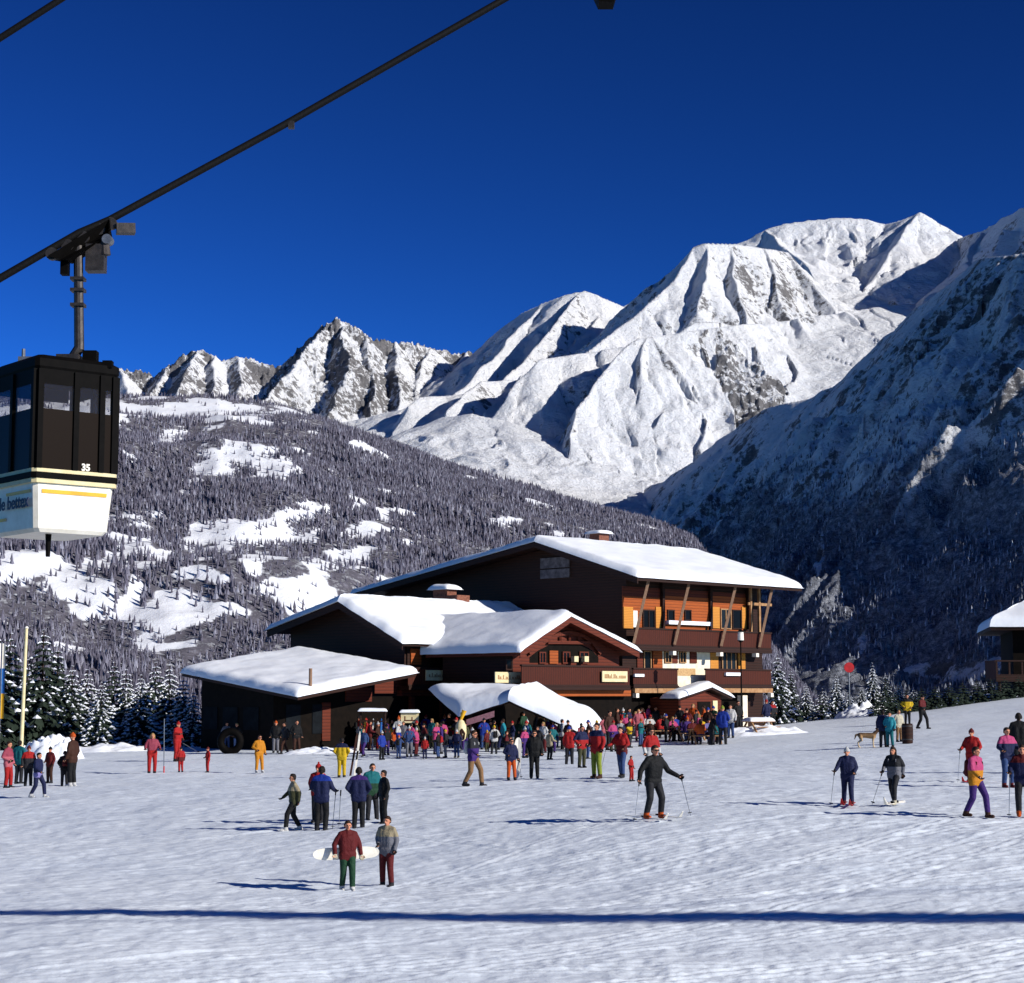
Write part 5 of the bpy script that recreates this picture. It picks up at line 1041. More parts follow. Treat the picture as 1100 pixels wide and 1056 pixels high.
# ------------------------------------------------------------------ people: capsules fused into one skin, clothes as shells over it
def capsules(parts, voxel, name, smooth_it=5):
    V = []; Fc = []
    n = 14
    for (p0, r0, p1, r1) in parts:
        p0 = Vector(p0); p1 = Vector(p1); d = p1 - p0; L = d.length
        if L < 1e-5: d = Vector((0, 0, 1)); L = 1e-5; p1 = p0 + d * L
        d.normalize(); q = d.to_track_quat('Z', 'Y'); rings = []
        for a in (-90, -60, -30, 0): rings.append((p0 + d * (r0 * math.sin(math.radians(a))), r0 * math.cos(math.radians(a))))
        for a in (0, 30, 60, 90): rings.append((p1 + d * (r1 * math.sin(math.radians(a))), r1 * math.cos(math.radians(a))))
        b = len(V)
        for c, r in rings:
            for i in range(n): V.append(tuple(c + q @ Vector((math.cos(6.2832 * i / n) * max(r, .0005), math.sin(6.2832 * i / n) * max(r, .0005), 0))))
        for k in range(len(rings) - 1):
            for i in range(n): j = (i + 1) % n; Fc.append((b + k * n + i, b + k * n + j, b + (k + 1) * n + j, b + (k + 1) * n + i))
        Fc.append(tuple(b + i for i in reversed(range(n)))); Fc.append(tuple(b + (len(rings) - 1) * n + i for i in range(n)))
    me = bpy.data.meshes.new('raw'); me.from_pydata(V, [], Fc); o = bpy.data.objects.new('raw', me); COL.objects.link(o)
    m = o.modifiers.new('r', 'REMESH'); m.mode = 'VOXEL'; m.voxel_size = voxel; m.use_smooth_shade = True
    if smooth_it: sm = o.modifiers.new('s', 'SMOOTH'); sm.factor = .5; sm.iterations = smooth_it
    bpy.context.view_layer.update(); dg = bpy.context.evaluated_depsgraph_get()
    out = bpy.data.meshes.new_from_object(o.evaluated_get(dg)); out.name = name; bpy.data.objects.remove(o); bpy.data.meshes.remove(me)
    out.polygons.foreach_set('use_smooth', [True] * len(out.polygons)); return out
def hand_parts(w, e, side, curl=.6, s=1.0):
    """palm and five bent fingers; w wrist, e elbow"""
    w = Vector(w); d = (w - Vector(e)).normalized(); up = Vector((0, -1, 0)) if abs(d.y) < .85 else Vector((0, 0, 1)); sd = d.cross(up).normalized(); nm = sd.cross(d).normalized()
    P = []; palm = w + d * .085 * s; P.append((w, .030 * s, w + d * .03 * s, .034 * s))
    for k, (off, ln) in enumerate(((-.032, .062), (-.011, .072), (.011, .068), (.031, .052))):
        b = palm + sd * off * s; P.append((w + d * .03 * s + sd * off * .7 * s, .020 * s, b, .016 * s)); m = b + (d * (1 - curl * .45) + nm * curl * .7).normalized() * ln * .55 * s; t = m + (d * (1 - curl * 1.2) + nm * curl * 1.1).normalized() * ln * .5 * s
        P.append((b, .0135 * s, m, .012 * s)); P.append((m, .012 * s, t, .0105 * s))
    tb = w + d * .035 * s - sd * .03 * s * side; tm = tb + (d * .6 - sd * .75 * side + nm * .3).normalized() * .045 * s; P.append((tb, .016 * s, tm, .0135 * s)); P.append((tm, .0135 * s, tm + (d * .85 + nm * .6).normalized() * .035 * s, .011 * s))
    return P
BASE = dict(hip=.93, lean=0.0, kneeL=(.10, -.02, .50), kneeR=(-.10, -.02, .50), ankL=(.115, .02, .09), ankR=(-.115, .02, .09),
            elL=(.27, .03, 1.16), elR=(-.27, .03, 1.16), wrL=(.27, -.08, .92), wrR=(-.27, -.08, .92), head=(0, 0, 0), footL=.1, footR=-.1)
POSES = dict(
    stand={}, stand2=dict(ankL=(.16, -.03, .09), kneeL=(.13, -.05, .50), head=(.02, 0, 0), elR=(-.29, .06, 1.18), wrR=(-.16, -.14, 1.06)),
    pockets=dict(elL=(.32, .06, 1.17), elR=(-.32, .06, 1.17), wrL=(.20, -.10, 1.0), wrR=(-.20, -.10, 1.0)),
    poles=dict(elL=(.29, -.02, 1.17), elR=(-.29, -.02, 1.17), wrL=(.30, -.27, 1.08), wrR=(-.30, -.27, 1.08), kneeL=(.12, -.06, .5), kneeR=(-.12, -.06, .5)),
    skiing=dict(hip=.88, lean=.12, elL=(.38, -.03, 1.14), elR=(-.38, -.03, 1.14), wrL=(.55, -.22, 1.02), wrR=(-.48, -.16, .96), kneeL=(.16, -.12, .48), kneeR=(-.16, -.12, .48), ankL=(.20, .0, .09), ankR=(-.20, .0, .09)),
    walk=dict(kneeL=(.10, -.22, .53), ankL=(.11, -.26, .09), kneeR=(-.10, .02, .49), ankR=(-.11, .24, .11), elL=(.26, .12, 1.17), wrL=(.25, .10, .92), elR=(-.26, -.08, 1.17), wrR=(-.24, -.27, 1.02), lean=.04),
    push=dict(lean=.10, kneeL=(.11, -.12, .5), ankL=(.13, -.14, .09), kneeR=(-.11, .06, .49), ankR=(-.14, .20, .09), elR=(-.30, -.12, 1.14), wrR=(-.34, -.36, 1.06), elL=(.27, .02, 1.15), wrL=(.22, -.2, 1.0)),
    carry=dict(elL=(.30, .05, 1.15), wrL=(.34, .0, .90), elR=(-.33, .03, 1.15), wrR=(-.33, -.12, .93), kneeL=(.10, -.12, .51), ankL=(.11, -.10, .09), kneeR=(-.10, .0, .49), ankR=(-.11, .14, .10)),
    reach=dict(elR=(-.30, -.10, 1.24), wrR=(-.26, -.34, 1.22), elL=(.30, .05, 1.15), wrL=(.20, -.12, 1.02), lean=.05),
    sit=dict(hip=.52, sit=True, kneeL=(.13, -.42, .52), kneeR=(-.13, -.42, .52), ankL=(.13, -.40, .09), ankR=(-.13, -.38, .09), elL=(.26, -.10, .78), elR=(-.26, -.10, .78), wrL=(.18, -.32, .78), wrR=(-.18, -.32, .78)),
    bend=dict(hip=.90, lean=.45, elL=(.24, -.36, .98), elR=(-.24, -.36, .98), wrL=(.20, -.48, .76), wrR=(-.2, -.48, .76), kneeL=(.11, -.07, .5), kneeR=(-.11, -.07, .5)))
PROTO = {}
def proto(pose):
    if pose in PROTO: return PROTO[pose]
    J = dict(BASE); J.update(POSES[pose]); hz = J['hip']; sit = J.get('sit'); dz = hz - .93; ln = J['lean']
    def T(x, y, z):       # torso space -> lean about the hip
        zz = z - .93; return Vector((x, y - zz * math.sin(ln), .93 + zz * math.cos(ln) + dz))
    def V(k):
        p = J[k]; return Vector(p)
    arms = {}
    for s, sd in (('L', 1), ('R', -1)):
        sh = T(.185 * sd, .01, 1.42); el = V('el' + s); wr = V('wr' + s)
        if ln and not sit:
            el = el + Vector((0, -.20 * math.sin(ln), dz)) if pose != 'bend' else el; wr = wr + Vector((0, -.1 * math.sin(ln), dz)) if pose != 'bend' else wr
        arms[s] = (sh, el, wr)
    hd = T(J['head'][0], -.015, 1.615); nk = T(0, .01, 1.46); leg = {}
    for s, sd in (('L', 1), ('R', -1)): leg[s] = (Vector((.095 * sd, .0 - .0, hz - .01)), V('knee' + s), V('ank' + s))
    B = []
    for s in 'LR':
        h, k, a = leg[s]; B += [(h, .085, k, .056), (k, .056, k + (a - k) * .3, .058), (k + (a - k) * .3, .058, a, .038), (a, .040, a + Vector((0, -.13, -.055)), .032), (a, .04, a + Vector((0, .04, -.05)), .032)]
        sh, e, w = arms[s]; B += [(sh, .058, e, .042), (e, .042, w, .029)] + hand_parts(w, e, 1 if s == 'L' else -1)
    B += [(T(-.09, 0, .95), .105, T(.09, 0, .95), .105), (T(-.06, .01, 1.0), .105, T(-.07, .012, 1.28), .108), (T(.06, .01, 1.0), .105, T(.07, .012, 1.28), .108), (T(-.13, .012, 1.365), .068, T(.13, .012, 1.365), .068), (nk - Vector((0, 0, .06)), .058, hd - Vector((0, -.015, .05)), .052)]
    # head: skull, jaw, nose, brow, ears
    X, Y, Z = Vector((1, 0, 0)), Vector((0, 1, 0)), Vector((0, 0, 1))
    B += [(hd + Y * .02 + Z * .03, .083, hd - Y * .012 + Z * .03, .080), (hd - Y * .02 - Z * .04, .062, hd - Y * .035 - Z * .075, .040), (hd - Y * .085 + Z * .015, .012, hd - Y * .108 - Z * .018, .015), (hd - Y * .075 + Z * .035 - X * .03, .016, hd - Y * .075 + Z * .035 + X * .03, .016),
          (hd - Y * .082 - Z * .052 - X * .016, .011, hd - Y * .082 - Z * .052 + X * .016, .011)]
    for sd in (-1, 1): B.append((hd + X * .083 * sd + Z * .01 + Y * .01, .014, hd + X * .085 * sd - Z * .025, .012))
    body = capsules(B, .0135, 'body', 3)
    body.materials.append(SKIN); body.materials.append(EYE); body.materials.append(LIP)
    mi = []
    for p in body.polygons:
        c = p.center; m = 0
        for sd in (-1, 1):
            if (c - (hd - Y * .08 + Z * .012 + X * .030 * sd)).length < .0155: m = 1
        if abs(c.x - hd.x) < .024 and abs(c.z - (hd.z - .052)) < .009 and c.y < hd.y - .075: m = 2
        mi.append(m)
    body.polygons.foreach_set('material_index', mi)
    R = dict(body=body)
    Jk = []
    for s in 'LR':
        sh, e, w = arms[s]; we = e + (w - e) * .93; Jk += [(sh - Vector((.02 if s == 'L' else -.02, 0, .015)), .076, sh + (e - sh) * .5, .074), (sh + (e - sh) * .5, .074, e, .066), (e, .065, we, .052), (T(0, .01, 1.475), .062, sh + Vector((0, 0, -.005)), .068)]
    hem = .80 if not sit else .94
    Jk += [(T(-.09, 0, hem + .12), .135, T(.09, 0, hem + .12), .135), (T(-.08, .0, 1.05), .138, T(-.085, .0, 1.27), .146), (T(.08, .0, 1.05), .138, T(.085, .0, 1.27), .146), (T(0, -.01, 1.05), .13, T(0, -.012, 1.30), .135), (T(-.11, .005, 1.345), .112, T(.11, .005, 1.345), .112), (T(0, .0, 1.38), .105, T(0, .0, 1.485), .074), (T(-.105, .0, hem + .05), .115, T(.105, .0, hem + .05), .115)]
    R['jacket'] = capsules(Jk, .0165, 'jacket', 4)
    Tr = []
    for s in 'LR': h, k, a = leg[s]; Tr += [(h, .112, k, .082), (k, .083, a + (k - a) * .12, .070)]
    Tr += [(Vector((-.085, .0, hz + .02)), .118, Vector((.085, .0, hz + .02)), .118)]
    R['trousers'] = capsules(Tr, .0165, 'trousers', 4)
    for s, sd in (('L', 1), ('R', -1)):
        h, k, a = leg[s]; up = a + (k - a).normalized() * .2
        R['boot' + s] = capsules([(a + Vector((0, .0, -.01)), .068, up, .070), (a + Vector((0, .05, -.048)), .046, a + Vector((0, -.15, -.045)), .046), (a + Vector((.018, -.1, -.05)), .042, a + Vector((-.018, -.1, -.05)), .042)], .014, 'boot', 3)
        sh, e, w = arms[s]; R['glove' + s] = capsules(hand_parts(w - (w - e).normalized() * .02, e, sd, .6, 1.16) + [(w - (w - e).normalized() * .09, .040, w, .039)], .0075, 'glove', 1)
    R['hat'] = capsules([(hd + Y * .018 + Z * .052, .092, hd - Y * .008 + Z * .055, .090), (hd + Y * .01 + Z * .12, .055, hd + Y * .01 + Z * .135, .04)] + [(hd + Vector((math.cos(a) * .082, math.sin(a) * .088 + .008, .035)), .018, hd + Vector((math.cos(a + .7) * .082, math.sin(a + .7) * .088 + .008, .035)), .018) for a in [i * .7 for i in range(9)]], .013, 'hat', 2)
    R['bobble'] = capsules([(hd + Y * .01 + Z * .175, .032, hd + Y * .01 + Z * .18, .032)], .011, 'bobble', 1)
    R['hair'] = capsules([(hd + Y * .03 + Z * .045, .088, hd + Y * .0 + Z * .055, .084), (hd + Y * .05 - Z * .02, .062, hd + Y * .045 - Z * .06, .045)] + [(hd + X * .075 * sd + Y * .02 + Z * .03, .030, hd + X * .078 * sd + Y * .025 - Z * .03, .022) for sd in (-1, 1)], .013, 'hair', 2)
    R['longhair'] = capsules([(hd + Y * .03 + Z * .045, .090, hd + Y * .0 + Z * .055, .086), (hd + Y * .06 - Z * .0, .075, hd + Y * .08 - Z * .17, .05)] + [(hd + X * .08 * sd + Y * .02 + Z * .03, .034, hd + X * .085 * sd + Y * .03 - Z * .13, .028) for sd in (-1, 1)], .013, 'hair', 2)
    R['glasses'] = capsules([(hd - Y * .085 + Z * .016 - X * .045, .019, hd - Y * .097 + Z * .014 - X * .012, .019), (hd - Y * .085 + Z * .016 + X * .045, .019, hd - Y * .097 + Z * .014 + X * .012, .019), (hd - Y * .097 + Z * .016 - X * .015, .008, hd - Y * .097 + Z * .016 + X * .015, .008)] + [(hd - Y * .08 + Z * .018 + X * .056 * sd, .008, hd + Z * .018 + X * .086 * sd, .008) for sd in (-1, 1)], .0075, 'glasses', 1)
    bp = T(0, .20, 1.22); R['pack'] = capsules([(bp + Vector((-.07, 0, -.14)), .085, bp + Vector((-.06, .0, .13)), .075), (bp + Vector((.07, 0, -.14)), .085, bp + Vector((.06, 0, .13)), .075), (bp + Vector((-.06, .07, -.12)), .06, bp + Vector((.06, .07, -.12)), .06)] + [(T(.10 * sd, .12, 1.44), .022, T(.12 * sd, -.115, 1.36), .022) for sd in (-1, 1)] + [(T(.12 * sd, -.115, 1.36), .022, T(.13 * sd, -.11, 1.14), .02) for sd in (-1, 1)], .016, 'backpack', 3)
    R['_wr'] = {s: arms[s][2] + (arms[s][2] - arms[s][1]).normalized() * .07 for s in 'LR'}; R['_ank'] = {s: leg[s][2] for s in 'LR'}; R['_hd'] = hd
    for k, me in R.items():
        if k[0] != '_' and k != 'body': me.materials.append(SKIN)
    PROTO[pose] = R; return R
SKIN = m_plain('skin', lin('c98a6a'), lin('b67658'), 9, .6, .3, .05); EYE = m_plain('eye', lin('2a1c14'), lin('140c08'), 9, .3, .5, .0); LIP = m_plain('lips', lin('a85a50'), lin('94483f'), 9, .5, .3, .0)
HEXC = dict(red='c01f1e', maroon='6e1a1c', navy='1c2450', blue='1f3fa8', purple='4a2a7c', lavender='9a92d0', black='121214', charcoal='26262b', grey='84848c', beige='b8a888', olive='4c4c2e', green='1f4a30', teal='12767c', turquoise='2aa0b0', yellow='ecc21c', amber='e8961e', orange='e2601c', pink='d84f86', rose='d8707c', dusty='b04a5e', white='e8e6e2', cream='e6dcc0', brown='4a2a1c', tan='a07850', jeans='3a5488', lime='9aa838', fair='c09860', darkhair='22160f', brownhair='3e2616')
FAB = {}
def fabric(c):
    if c in FAB: return FAB[c]
    parts = c.split('/')                          # 'a/b/.6' : a above, b below the given height of the garment
    t = NT('fabric ' + c.replace('/', ' over '), .75, .25); v = t.co('Object'); n = t.noise(v, 7, 4, .6); n2 = t.noise(v, 38, 2)
    def tone(h): k = tuple(x * .62 for x in lin(HEXC[h])[:3]) + (1,); return t.mix(n, tuple(x * .72 for x in k[:3]) + (1,), k)
    if len(parts) == 1: col = tone(c)
    else:
        s = t.new('ShaderNodeSeparateXYZ'); g = t.new('ShaderNodeTexCoord'); t.link(g.outputs['Generated'], s.inputs[0])
        f = t.math('GREATER_THAN', s.outputs['Z'], float(parts[2]) if len(parts) > 2 else .5); col = t.mix(f, tone(parts[1]), tone(parts[0]))
    FAB[c] = t.out(col, t.bump(n, .8, .05, t.bump(n2, .25, .01))); return FAB[c]
USED = set(); PEOPLE = []
def person(px, py, hpx, pose='stand', yaw=0, jacket='navy', trousers='black', hat='hair:darkhair', label='', boots='charcoal', gloves='black', glasses=False, pack=None, group=None, pos=None, drop=0.0):
    g = ground_hit(px, py) if pos is None else np.array(pos); P = proto(pose); std = 1.76 if pose != 'sit' else 1.36
    sc = (hpx * g[1] / F / CP) / std if hpx else 1.0
    sc = max(.45, min(sc, 1.16)); assert label not in USED, label; USED.add(label); assert 4 <= len(label.split()) <= 16, label
    r = empty('person', (g[0], g[1], g[2] - .01 - drop), label, 'person', group, math.radians(yaw)); r.scale = (sc, sc, sc)
    def add(nm, key, mat=None):
        o = bpy.data.objects.new(nm, P[key]); COL.objects.link(o); o.parent = r
        if mat is not None:
            o.material_slots[0].link = 'OBJECT'; o.material_slots[0].material = mat
        return o
    add('body', 'body'); add('jacket', 'jacket', fabric(jacket)); add('trousers', 'trousers', fabric(trousers))
    for s in 'LR': add('boot', 'boot' + s, fabric(boots)); add('glove', 'glove' + s, fabric(gloves))
    k, c = hat.split(':')
    if k == 'hat': add('hat', 'hat', fabric(c))
    elif k == 'bobble': h = add('hat', 'hat', fabric(c)); b = add('bobble', 'bobble', fabric(c)); b.parent = h
    elif k == 'long': add('hair', 'longhair', fabric(c))
    else: add('hair', 'hair', fabric(c))
    if glasses: add('sunglasses', 'glasses', fabric('black'))
    if pack: add('backpack', 'pack', fabric(pack))
    r['_pose'] = pose; PEOPLE.append(r); bpy.context.view_layer.update; del r['_pose']
    m = Matrix.Translation((g[0], g[1], g[2] - .01 - drop)) @ Matrix.Rotation(math.radians(yaw), 4, 'Z') @ Matrix.Scale(sc, 4)
    return dict(m=m, P=P, g=g, sc=sc, yaw=yaw)
def wpt(q, p): return np.array(q['m'] @ Vector(p))
def ski_pole(top, foot, label, col='grey'):
    top = np.array(top, float); foot = np.array(foot, float); d = (foot - top) / np.linalg.norm(foot - top); h = empty('ski_pole', foot, label, 'ski pole', 'ski poles')
    mb = MB(); mb.tube(top, foot, .010, .007, 7); mb.build('shaft', M['steel'], h); mb = MB(); mb.tube(top - d * .06, top + d * .10, .02, .016, 8); mb.build('grip', M['black'], h); mb = MB(); b = foot - d * .09; mb.tube(b, b + d * .012, .055, .05, 10); mb.build('basket', M['black'], h)
def hold_pole(q, s, label, out=.15, back=.0, fwd=.15):
    w = wpt(q, q['P']['_wr'][s]); c, sn = math.cos(math.radians(q['yaw'])), math.sin(math.radians(q['yaw'])); sd = 1 if s == 'L' else -1
    x = w[0] + c * out * sd + sn * fwd; y = w[1] + sn * out * sd - c * fwd; ski_pole(w, on_ground(x, y), label)
def ski(pos, yaw, label, L=1.85, mat='red_paint'):
    c, s = math.cos(yaw), math.sin(yaw); G = []; f = np.array([s, -c, 0]); r = np.array([c, s, 0]); h = empty('ski', pos, label, 'ski', 'skis on the snow'); mb = MB()
    for k in range(16):
        t = -.48 + 1.0 * k / 15; z = .012 + (max(0, t - .40) ** 2) * 11; w = .036 + .008 * abs(t) * 2 - (.03 if k == 15 else 0); p = np.array(pos) + f * t * L; zz = float(zg(p[0], p[1])) + .02 + z
        G.append([(*(p + r * -w)[:2], zz), (*(p + r * w)[:2], zz), (*(p + r * w)[:2], zz + .014), (*(p + r * -w)[:2], zz + .014)])
    mb.grid(G, True); mb.poly(list(reversed(G[0]))); mb.poly(G[-1]); mb.build('blade', M[mat], h)
    mb = MB(); p = np.array(pos); z = float(zg(p[0], p[1])) + .048
    mb.hexa([p * [1, 1, 0] + f * a + r * b + ZZ * z for a, b in ((-.2, -.03), (-.2, .03), (.18, .03), (.18, -.03))], [p * [1, 1, 0] + f * a + r * b + ZZ * (z + .03) for a, b in ((-.2, -.03), (-.2, .03), (.18, .03), (.18, -.03))]); mb.build('binding', M['black'], h)
def skis(q, who, mat='red_paint', L=1.8):
    for s, nm in (('L', 'left'), ('R', 'right')): a = wpt(q, q['P']['_ank'][s]); ski(a, math.radians(q['yaw']), f'ski under the {nm} boot of the {who}', L * q['sc'], mat)
def board(c, ax, up, L, W, mat, label, name='snowboard', spots=True):
    """a rounded board: c centre, ax long axis, up width axis"""
    ax = Vector(ax).normalized(); up = Vector(up).normalized(); nn = ax.cross(up).normalized(); n = 28; o = [];
    for i in range(n):
        a = 6.2832 * i / n; x = math.copysign(abs(math.cos(a)) ** .62, math.cos(a)) * L / 2; y = math.copysign(abs(math.sin(a)) ** .8, math.sin(a)) * W / 2 * (1 - .10 * math.cos(math.pi * x / L * 1.6)); o.append(Vector(c) + ax * x + up * y + nn * (.10 * max(0, abs(x) / (L / 2) - .75)))
    h = empty(name, c, label, 'snowboard'); mb = MB(); mb.hexa([p - nn * .007 for p in o], [p + nn * .007 for p in o]); mb.build('deck', M[mat], h)
    if spots:
        for t in (-.2, .12):
            for sg in (-1, 1):
                mb = MB(); P = [Vector(c) + ax * (t * L + a) + up * b + nn * sg * .0085 for a, b in ((-.10, -.05), (.08, -.06), (.12, .03), (-.06, .06))]; mb.hexa(P, [p + nn * sg * .003 for p in P]); mb.build('printed_mark', M['pink_cloth'], h)

def people_main():
    p = person
    # left group by the flagpole
    q = p(8, 847, 50, 'stand2', 75, 'dusty/rose/.55', 'red', 'hair:brownhair', 'person in pink and rose jacket with bright red trousers at the left picture edge')
    p(20, 842, 46, 'pockets', 160, 'teal', 'charcoal', 'hair:darkhair', 'person in teal jacket standing right in front of the flagpole foot')
    p(30, 845, 43, 'stand', 20, 'red/charcoal/.6', 'black', 'hat:maroon', 'person in red-topped dark jacket with maroon hat left of the navy-clad one')
    p(40, 857, 48, 'walk', 70, 'navy/lavender/.3', 'navy', 'hair:darkhair', 'person in navy jacket with lavender hem, foremost of the flagpole group', boots='white')
    p(53, 841, 38, 'stand2', -30, 'maroon', 'brown', 'hat:black', 'person in maroon jacket behind the navy and lavender one')
    p(69, 845, 38, 'pockets', 200, 'black', 'charcoal', 'hair:brownhair', 'short person all in black before the snow heap', pack='maroon')
    p(77, 845, 58, 'stand', 250, 'brown', 'black', 'hat:orange', 'tall person in dark brown with an orange hat beside the snow heap', boots='white')
    # red skiers
    q = p(163, 832, 44, 'poles', 15, 'dusty/red/.35', 'red', 'long:fair', 'woman in dusty pink jacket and red trousers beside the slalom pole')
    p(190, 818, 42, 'reach', 60, 'red', 'red', 'hat:red', 'instructor all in red with red hat leaning over a child')
    p(194, 830, 27, 'stand', -150, 'red/maroon/.4', 'red', 'hat:black', 'small child in red suit before the red instructor', glasses=False)
    q2 = p(223, 830, 27, 'stand2', -60, 'red', 'red', 'hat:maroon', 'small child in red standing alone right of the instructor')
    a, b = at(196, 798, 86), ground_hit(213, 808); ski_pole(a, b, 'yellowish slanting pole held out by the red instructor')
    p(278, 830, 40, 'stand2', 30, 'amber', 'amber', 'hair:brownhair', 'skier in amber one-piece suit standing alone before the annex', boots='white', glasses=True)
    p(243, 806, 30, 'stand2', 30, 'grey', 'jeans', 'hair:brownhair', 'person in grey jacket and jeans behind the black snow tube')
    p(254, 807, 30, 'pockets', -20, 'black', 'jeans', 'hair:fair', 'person in black jacket and jeans behind the black snow tube')
    p(296, 809, 34, 'stand', 0, 'black', 'grey', 'hat:orange', 'person in black jacket, grey trousers and orange hat under the annex eave')
    p(306, 810, 34, 'walk', -60, 'charcoal', 'brown', 'hair:darkhair', 'person in charcoal with brown trousers between two figures by the annex')
    p(318, 810, 36, 'stand2', 25, 'black', 'brown', 'hair:brownhair', 'person in black jacket and brown trousers left of the orange railing')
    # centre-left group
    q = p(315, 893, 61, 'walk', -70, 'beige/olive/.6', 'black', 'hair:darkhair', 'person in beige and olive jacket at the left of the talking group', boots='white', gloves='charcoal')
    p(341, 884, 62, 'stand2', -20, 'red', 'charcoal', 'bobble:red', 'person in red jacket half hidden behind the blue-jacketed one')
    q = p(345, 893, 69, 'poles', 170, 'blue/navy/.75', 'black', 'hair:darkhair', 'person in bright blue jacket seen from behind, poles at the right hand')
    ski_pole(wpt(q, q['P']['_wr']['R']), ground_hit(357, 891), 'ski pole nearest the blue-jacketed person of the talking group')
    t = at(366, 851, ground_hit(366, 888)[1]); ski_pole(t, ground_hit(364, 888), 'ski pole with bulky black grip stuck in the snow between the two blue jackets')
    p(385, 891, 66, 'pockets', 178, 'purple/navy/.8', 'black', 'hair:darkhair', 'person in violet-blue jacket seen from behind in the talking group')
    p(399, 882, 61, 'stand2', 20, 'teal/green/.5', 'charcoal', 'hair:brownhair', 'person in teal jacket facing the violet-blue jacket')
    p(412, 886, 58, 'stand', -60, 'black', 'black', 'hair:darkhair', 'slim person all in black at the right of the talking group')
    p(367, 836, 43, 'pockets', 175, 'navy/yellow/.72', 'yellow', 'hair:darkhair', 'skier in bright yellow suit with navy shoulders beside the upright skis')
    # snowboarders in front
    q = p(373, 958, 75, 'carry', 15, 'maroon', 'green', 'hair:brownhair', 'snowboarder in maroon jacket carrying a white board under the arm', boots='white', gloves='cream')
    c = wpt(q, q['P']['_wr']['L']) * .5 + wpt(q, q['P']['_wr']['R']) * .5; board(c + np.array([-.06, .12, .07]), (1, .12, .03), (0, .15, 1), 1.36, .27, 'white', 'white snowboard with pink marks carried by the maroon snowboarder')
    p(415, 953, 75, 'stand2', -25, 'beige/grey/.62', 'maroon', 'hair:brownhair', 'person in beige-grey patterned jacket and maroon trousers beside the snowboarder', gloves='charcoal')
    # middle
    p(508, 845, 60, 'walk', 60, 'charcoal/purple/.55', 'tan', 'hair:brownhair', 'person in dark jacket with violet lower part and tan trousers walking', glasses=True, pack='white')
    q = p(549, 838, 44, 'stand2', 15, 'navy', 'orange', 'hair:darkhair', 'person in navy jacket and orange-red trousers with a white board', glasses=True)
    gq = ground_hit(555, 837); board(gq + ZZ * .72 + np.array([0.02, 0, 0]), (0.06, .05, 1), (1, 0, 0), 1.42, .27, 'white', 'white snowboard standing upright beside the orange trousers', spots=False)
    ski_pole(at(558, 816, gq[1]), ground_hit(560, 837), 'ski pole planted right of the upright white snowboard')
    p(574, 836, 51, 'stand', 0, 'black', 'black', 'hair:brownhair', 'person all in black standing alone before the canopy', glasses=True)
    p(612, 822, 41, 'stand2', 170, 'red', 'charcoal', 'hat:blue', 'person in red jacket with blue hat below the canopy edge')
    p(625, 825, 45, 'pockets', 30, 'navy/red/.52', 'olive', 'hair:darkhair', 'person with red jacket tied over navy top and olive trousers')
    p(641, 836, 59, 'stand2', -40, 'navy/red/.72', 'lime', 'hair:darkhair', 'tall person in long red jacket with lime-green trousers', boots='brown')
    p(655, 806, 42, 'stand', 40, 'brown', 'black', 'hair:brownhair', 'person in brown jacket under the cream pillar')
    q = p(668, 835, 54, 'push', -35, 'red/maroon/.45', 'jeans', 'hair:darkhair', 'person in red jacket and blue trousers leaning on a ski pole', gloves='charcoal')
    hold_pole(q, 'R', 'ski pole of the red-jacketed person in blue trousers', .1, 0, .3)
    p(678, 839, 27, 'stand2', 60, 'red', 'red', 'hair:brownhair', 'small child in red beside the person in blue trousers')
    p(700, 838, 55, 'stand', 20, 'red/white/.45', 'maroon', 'hair:brownhair', 'person in red and white jacket right behind the black skier', glasses=True)
    q = p(702, 879, 80, 'skiing', 28, 'black', 'charcoal', 'hair:brownhair', 'skier in black with orange boots spreading both poles', boots='orange', glasses=True)
    skis(q, 'black skier', 'white'); hold_pole(q, 'L', 'ski pole in the right-hand grip of the spread-armed black skier', .2, 0, .1); hold_pole(q, 'R', 'ski pole at the left of the spread-armed black skier', .22, 0, .12)
    p(686, 796, 34, 'stand', 10, 'rose', 'rose', 'hair:fair', 'woman in pale pink one-piece suit beside the terrace', boots='charcoal')
    # right
    q = p(911, 865, 61, 'push', -15, 'navy', 'navy', 'hat:white', 'skier in navy with a white hat pushing on one pole', boots='maroon', gloves='charcoal')
    hold_pole(q, 'R', 'ski pole of the navy skier with the white hat', .1, 0, .15); skis(q, 'navy skier with white hat', 'red_paint', 1.6)
    q = p(961, 864, 61, 'walk', -35, 'charcoal/grey/.5', 'charcoal', 'long:brownhair', 'long-haired skier in grey jacket striding with a slanting pole', boots='cream', pack='grey')
    hold_pole(q, 'R', 'slanting ski pole of the long-haired skier', .15, 0, .35); skis(q, 'long-haired skier', 'white', 1.5)
    p(949, 803, 40, 'stand', 170, 'navy', 'charcoal', 'hair:darkhair', 'dark-clad person left of the one in turquoise')
    p(956, 803, 38, 'stand2', -30, 'turquoise', 'teal', 'hair:darkhair', 'person in turquoise suit holding the dog by the bin')
    p(966, 797, 34, 'stand', 20, 'cream', 'tan', 'hair:fair', 'person in cream jacket between turquoise suit and brown bin')
    p(975, 778, 32, 'pockets', 0, 'black/yellow/.7', 'black', 'hair:darkhair', 'person in black and yellow jacket behind the brown bin')
    p(991, 783, 36, 'walk', 40, 'maroon/black/.5', 'black', 'hat:black', 'person in maroon and black walking uphill right of the brown bin')
    q = p(1045, 840, 56, 'poles', -30, 'red', 'red', 'hat:maroon', 'skier all in red behind the pink and amber jacket'); hold_pole(q, 'R', 'ski pole of the all-red skier on the right', .05, 0, .15); skis(q, 'all-red skier on the right', 'red_paint', 1.6)
